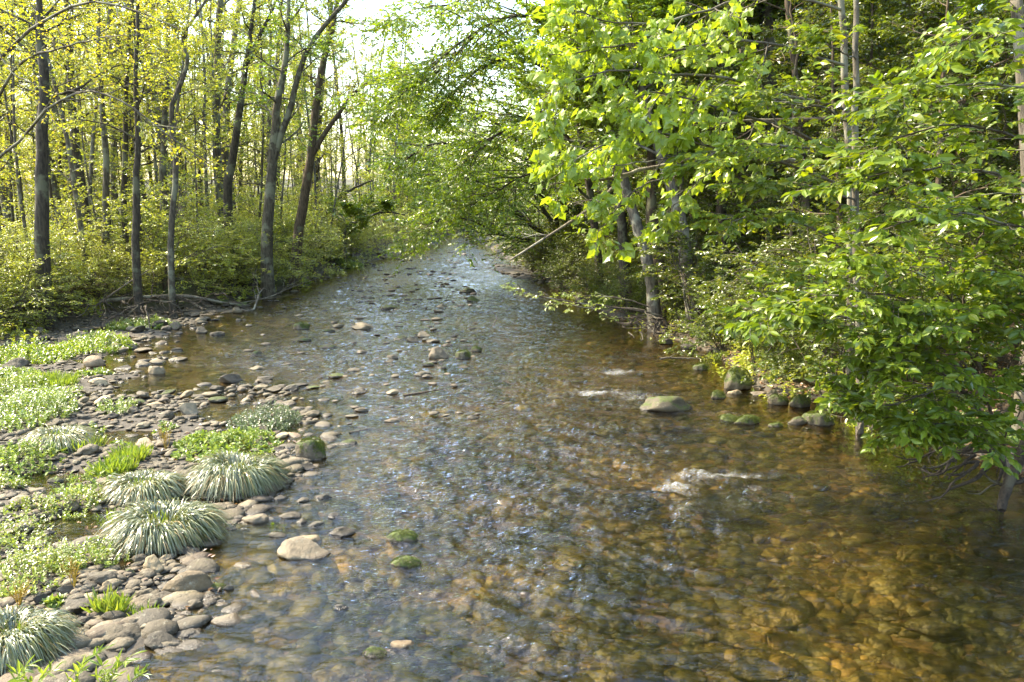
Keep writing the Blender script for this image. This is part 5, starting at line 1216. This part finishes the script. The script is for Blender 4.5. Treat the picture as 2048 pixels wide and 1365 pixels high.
# grass patches
def grass(px, py, wpx, lpx, hpx, label, seed, dens=1.0, m=None, size=1.0):
    r = np.random.default_rng(seed); g0 = ground(px, py); dd = math.hypot(g0[1], CAMZ)
    w = wpx * dd / FPX / 2; l = lpx * dd / FPX / 2 / max(.25, math.sin(math.atan2(CAMZ, g0[1]))); h = hpx * dd / FPX
    n = int(min(9000, 60 + w * l * 5000 * dens)); a = r.uniform(0, 6.28, n); q = np.sqrt(r.random(n)); x = np.cos(a) * q * w; y = np.sin(a) * q * l
    z = terrain(x + g0[0], y + g0[1]); org = np.array([g0[0], g0[1], tz(g0[0], g0[1])])
    D = np.stack([x / max(w, .05) * .4 + r.normal(0, .3, n), y / max(l, .05) * .4 + r.normal(0, .3, n), np.ones(n)], -1)
    g = Geo(); put_leaves(g, np.stack([x, y, z - org[2] - .01], -1), D, r.normal(0, 1, (n, 3)), h * r.uniform(.5, 1.2, n), 'blade')
    return obj("grass_tuft", g.mesh("grass_tuft", m or C_GRS, smooth=False), loc=tuple(org), label=label, cat="grass", group="grass tufts on the gravel bar")
grass(90, 775, 120, 26, 22, "bright lime green grass patch between the weeds on the left", 1, .8)
grass(222, 1232, 50, 14, 44, "near grass tuft growing on a dark round stone", 2, 3)
grass(285, 1235, 60, 18, 26, "thin grass blades beside the wet slabs of the near bar", 3, .6)
grass(262, 925, 60, 20, 30, "grassy tuft above the middle tussock", 4, 1.5)
grass(230, 955, 70, 18, 34, "yellow green grass tuft beside the dark green herb mound", 5, 1.5)
grass(900, 716, 30, 6, 18, "grass growing on the small mossy midstream stone", 6, 3)
grass(245, 1040, 90, 22, 30, "yellow green blades at the head of the lowest big tussock", 7, .8)
grass(160, 905, 90, 26, 26, "wispy grass right of the small pool tussock", 8, .7)
# yellow dried plant
def stalks(px, py, hpx, label, seed, m):
    r = np.random.default_rng(seed); g0 = ground(px, py); dd = math.hypot(g0[1], CAMZ); h = hpx * dd / FPX
    n = 7; az = r.uniform(0, 6.28, n); D = np.stack([np.cos(az) * .3, np.sin(az) * .3, np.ones(n)], -1)
    P = grow(r, np.zeros((n, 3)), D, h * r.uniform(.7, 1, n), 7, .12, .1); g = Geo(); g.add(*tubes(P, np.full((n, 1), .004) * np.linspace(1, .6, 7)[None], 4))
    p, d, l, t = spawn(r, P, h * np.ones(n), 8, 45, .35, .35, 0); Q = grow(r, p, d, l, 4, .1, .3); g.add(*tubes(Q, np.full((len(Q), 1), .003) * np.linspace(1, .6, 4)[None], 3))
    return obj("dried_plant", g.mesh("dried_plant", m), loc=(g0[0], g0[1], max(0, tz(g0[0], g0[1]))), label=label, cat="plant")
stalks(150, 1190, 66, "yellow dried branching stalks between the brown stones of the near bar", 1, C_YFL)
stalks(40, 1225, 60, "orange dried stalks at the left edge below the flowering herbs", 2, C_YFL)
stalks(332, 900, 50, "thin yellow stalk rising left of the bright leafy clump", 3, C_YFL)
# leafy shoots in the near left corner
def shoots(label, seed, spots, size):
    r = np.random.default_rng(seed); gs, gl = Geo(), Geo(); org = ground(*spots[0][:2]); org[2] = 0
    for (bx, by, tx, ty, zt) in spots:
        a = ground(bx, by); a[2] = 0; dd = math.hypot(a[1], CAMZ)
        e = at(tx, ty, a[1] * .97)
        P = smooth_path([a, (a + e) / 2 + np.array([0, 0, .06]), e], 10)[None] - org
        gs.add(*tubes(P, .0035 * np.linspace(1, .4, 10)[None], 4)); L = np.array([np.linalg.norm(e - a)])
        p, d, _, t = spawn(r, P, L, 14, 38, 1, .15, .5)
        S = size * (1 - .5 * np.abs(t - .5)) * r.uniform(.8, 1.2, len(p))
        put_leaves(gl, p, d + np.array([0, 0, .1]), np.array([0, 0, 1.0]) + r.normal(0, .3, p.shape), S, 'blade3')
    o = obj("leafy_shoots", None, loc=tuple(org), label=label, cat="plant", group="willow like shoots in the near corner")
    obj("stems", gs.mesh("stems", C_HERB), parent=o); obj("leaves", gl.mesh("leaves", C_HERB, smooth=False), parent=o)
_lt('blade3', [(0, 0, 0), (.3, .085, .03), (.65, .07, .02), (1, 0, -.1), (.65, -.07, .02), (.3, -.085, .03)], [(0, 5, 2, 1)] and [(0, 1, 2, 3), (0, 3, 4, 5)])
shoots("willow like leafy shoots rising left in the bottom left corner", 1, [(60, 1400, 110, 1340, 0), (110, 1400, 210, 1300, 0), (150, 1410, 165, 1335, 0), (20, 1400, 60, 1330, 0), (90, 1420, 30, 1345, 0)], .12)
shoots("long leaved shoots leaning right along the bottom edge", 2, [(200, 1410, 265, 1310, 0), (230, 1420, 290, 1345, 0), (180, 1400, 240, 1340, 0), (215, 1410, 205, 1330, 0)], .13)

# ------------------------------------------------------------ roots, dead leaves, floor plants
def roots(name, px, py, n, spread, drop, label, seed, r0=.02, toward=(-1, -.4)):
    r = np.random.default_rng(seed); c = ground(px, py, .35)
    P0 = c + np.stack([r.uniform(-spread, spread, n), r.uniform(-spread * .4, spread * .8, n), r.uniform(-.1, .25, n)], -1)
    D = np.stack([toward[0] + r.normal(0, .7, n), toward[1] + r.normal(0, .5, n), r.uniform(-drop, .1, n)], -1)
    P = grow(r, P0, D, r.uniform(.5, 1.5, n) * spread, 10, .28, -.3); P[..., 2] = np.maximum(P[..., 2], -.12)
    g = Geo(); g.add(*tubes(P - c, (r0 * r.uniform(.25, 1, n))[:, None] * np.linspace(1, .3, 10)[None], 6))
    p, d, l, t = spawn(r, P - c, np.full(n, spread), 3, 45, .5, .2, 0); Q = grow(r, p, d, l, 6, .3, -.2); g.add(*tubes(Q, np.full((len(Q), 1), r0 * .18) * np.linspace(1, .4, 6)[None], 4))
    return obj(name, g.mesh(name, B_ROOT), loc=tuple(c), label=label, cat="roots")
roots("exposed_roots", 1985, 945, 15, .55, .3, "tangle of bare roots on the undercut near right bank", 1, .035)
roots("exposed_roots", 1880, 905, 10, .4, .3, "thinner bare roots left of the big tangle on the right bank", 2, .02)
roots("exposed_roots", 1325, 655, 18, .5, .7, "roots hanging to the water from the pale leaning trunk's foot", 3, .02)
roots("exposed_roots", 1395, 655, 14, .5, .6, "roots spreading from the lichen covered trunk's foot", 4, .02)
roots("exposed_roots", 1300, 662, 14, .45, .2, "short roots flaring at the waterline around the leaning grey trunk", 13, .04, (-.8, -.6))
roots("exposed_roots", 1722, 838, 10, .3, .2, "small roots at the foot of the slim pale trunk", 14, .025, (-.8, -.6))
roots("brush_pile", 180, 625, 34, 1.5, .3, "tangle of dead brush and roots on the left cut bank", 5, .03, (.4, -.8))
roots("brush_pile", 330, 612, 20, 1.2, .3, "dead branches heaped under the long fallen trunk", 6, .03, (.6, -.6))
roots("brush_pile", 20, 640, 16, 1.2, .3, "thin dead branches at the left edge of the cut bank", 7, .02, (.7, -.4))
# leaf litter and floor plants: nobody could count them
def litter():
    r = np.random.default_rng(5); n = 90000
    y = 7 * (60 / 7) ** r.random(n); x = np.where(r.random(n) < .62, r.uniform(0, .75, n) * y, r.uniform(-.72, 0, n) * y)
    k = ((x > xR(y) + .3) | (x < xL(y) - .1)); x, y = x[k], y[k]; z = terrain(x, y) + .01
    g = Geo(); a = r.uniform(0, 6.28, len(x)); D = np.stack([np.cos(a), np.sin(a), r.normal(0, .25, len(x))], -1)
    put_leaves(g, np.stack([x, y, z], -1), D, np.array([0, 0, 1.0]) + r.normal(0, .4, (len(x), 3)), r.uniform(.06, .12, len(x)), 'small')
    obj("leaf_litter", g.mesh("leaf_litter", C_DRY, smooth=False), label="brown fallen leaves covering the forest floor of both banks", cat="leaf litter", kind="stuff")
litter()
def floor_plants():
    r = np.random.default_rng(6); n = 15000
    y = 9 * (120 / 9) ** r.random(n); x = r.uniform(-.74, .74, n) * y
    k = ((x > xR(y) + .15) | (x < xL(y) + 1.8 * (vnoise(x, y, 3) + .6) * (y > 13))) & (fbm(x * .4, y * .4, 55, 2) > -.2); x, y = x[k], y[k]; ns = len(x)
    P = grow(r, np.stack([x, y, terrain(x, y) - .01], -1), np.stack([r.normal(0, .25, ns), r.normal(0, .25, ns), np.ones(ns)], -1), r.uniform(.12, .42, ns) * (1 + y / 80), 5, .1, 0)
    g = Geo(); p, d, _, _ = spawn(r, P, np.ones(ns), 16, 68, 1, .25, 0)
    put_leaves(g, p, d, np.array([0, 0, 1.0]) + r.normal(0, .3, p.shape), r.uniform(.05, .10, len(p)) * (1 + p[:, 1] / 90), 'small')
    obj("ground_cover", g.mesh("ground_cover", C_YG, smooth=False), label="low green plants covering both banks under the trees", cat="ground cover", kind="stuff")
floor_plants()
def shore_litter():
    r = np.random.default_rng(15); n = 2600
    y = 5 * (26 / 5) ** r.random(n); x = r.uniform(-.72, .1, n) * y; k = (x < xB(y) + .2) & (x > xL(y)) & (vnoise(x * 1.5, y * 1.5, 8) > .1); x, y = x[k], y[k]
    g = Geo(); a = r.uniform(0, 6.28, len(x)); z = np.maximum(terrain(x, y), .004) + .02
    put_leaves(g, np.stack([x, y, z], -1), np.stack([np.cos(a), np.sin(a), r.normal(0, .3, len(x))], -1), np.array([0, 0, 1.0]) + r.normal(0, .4, (len(x), 3)), r.uniform(.03, .07, len(x)), 'small')
    obj("shore_leaves", g.mesh("shore_leaves", C_DRY, smooth=False), label="dead leaves caught between the stones of the gravel bar", cat="leaf litter", kind="stuff")
shore_litter()
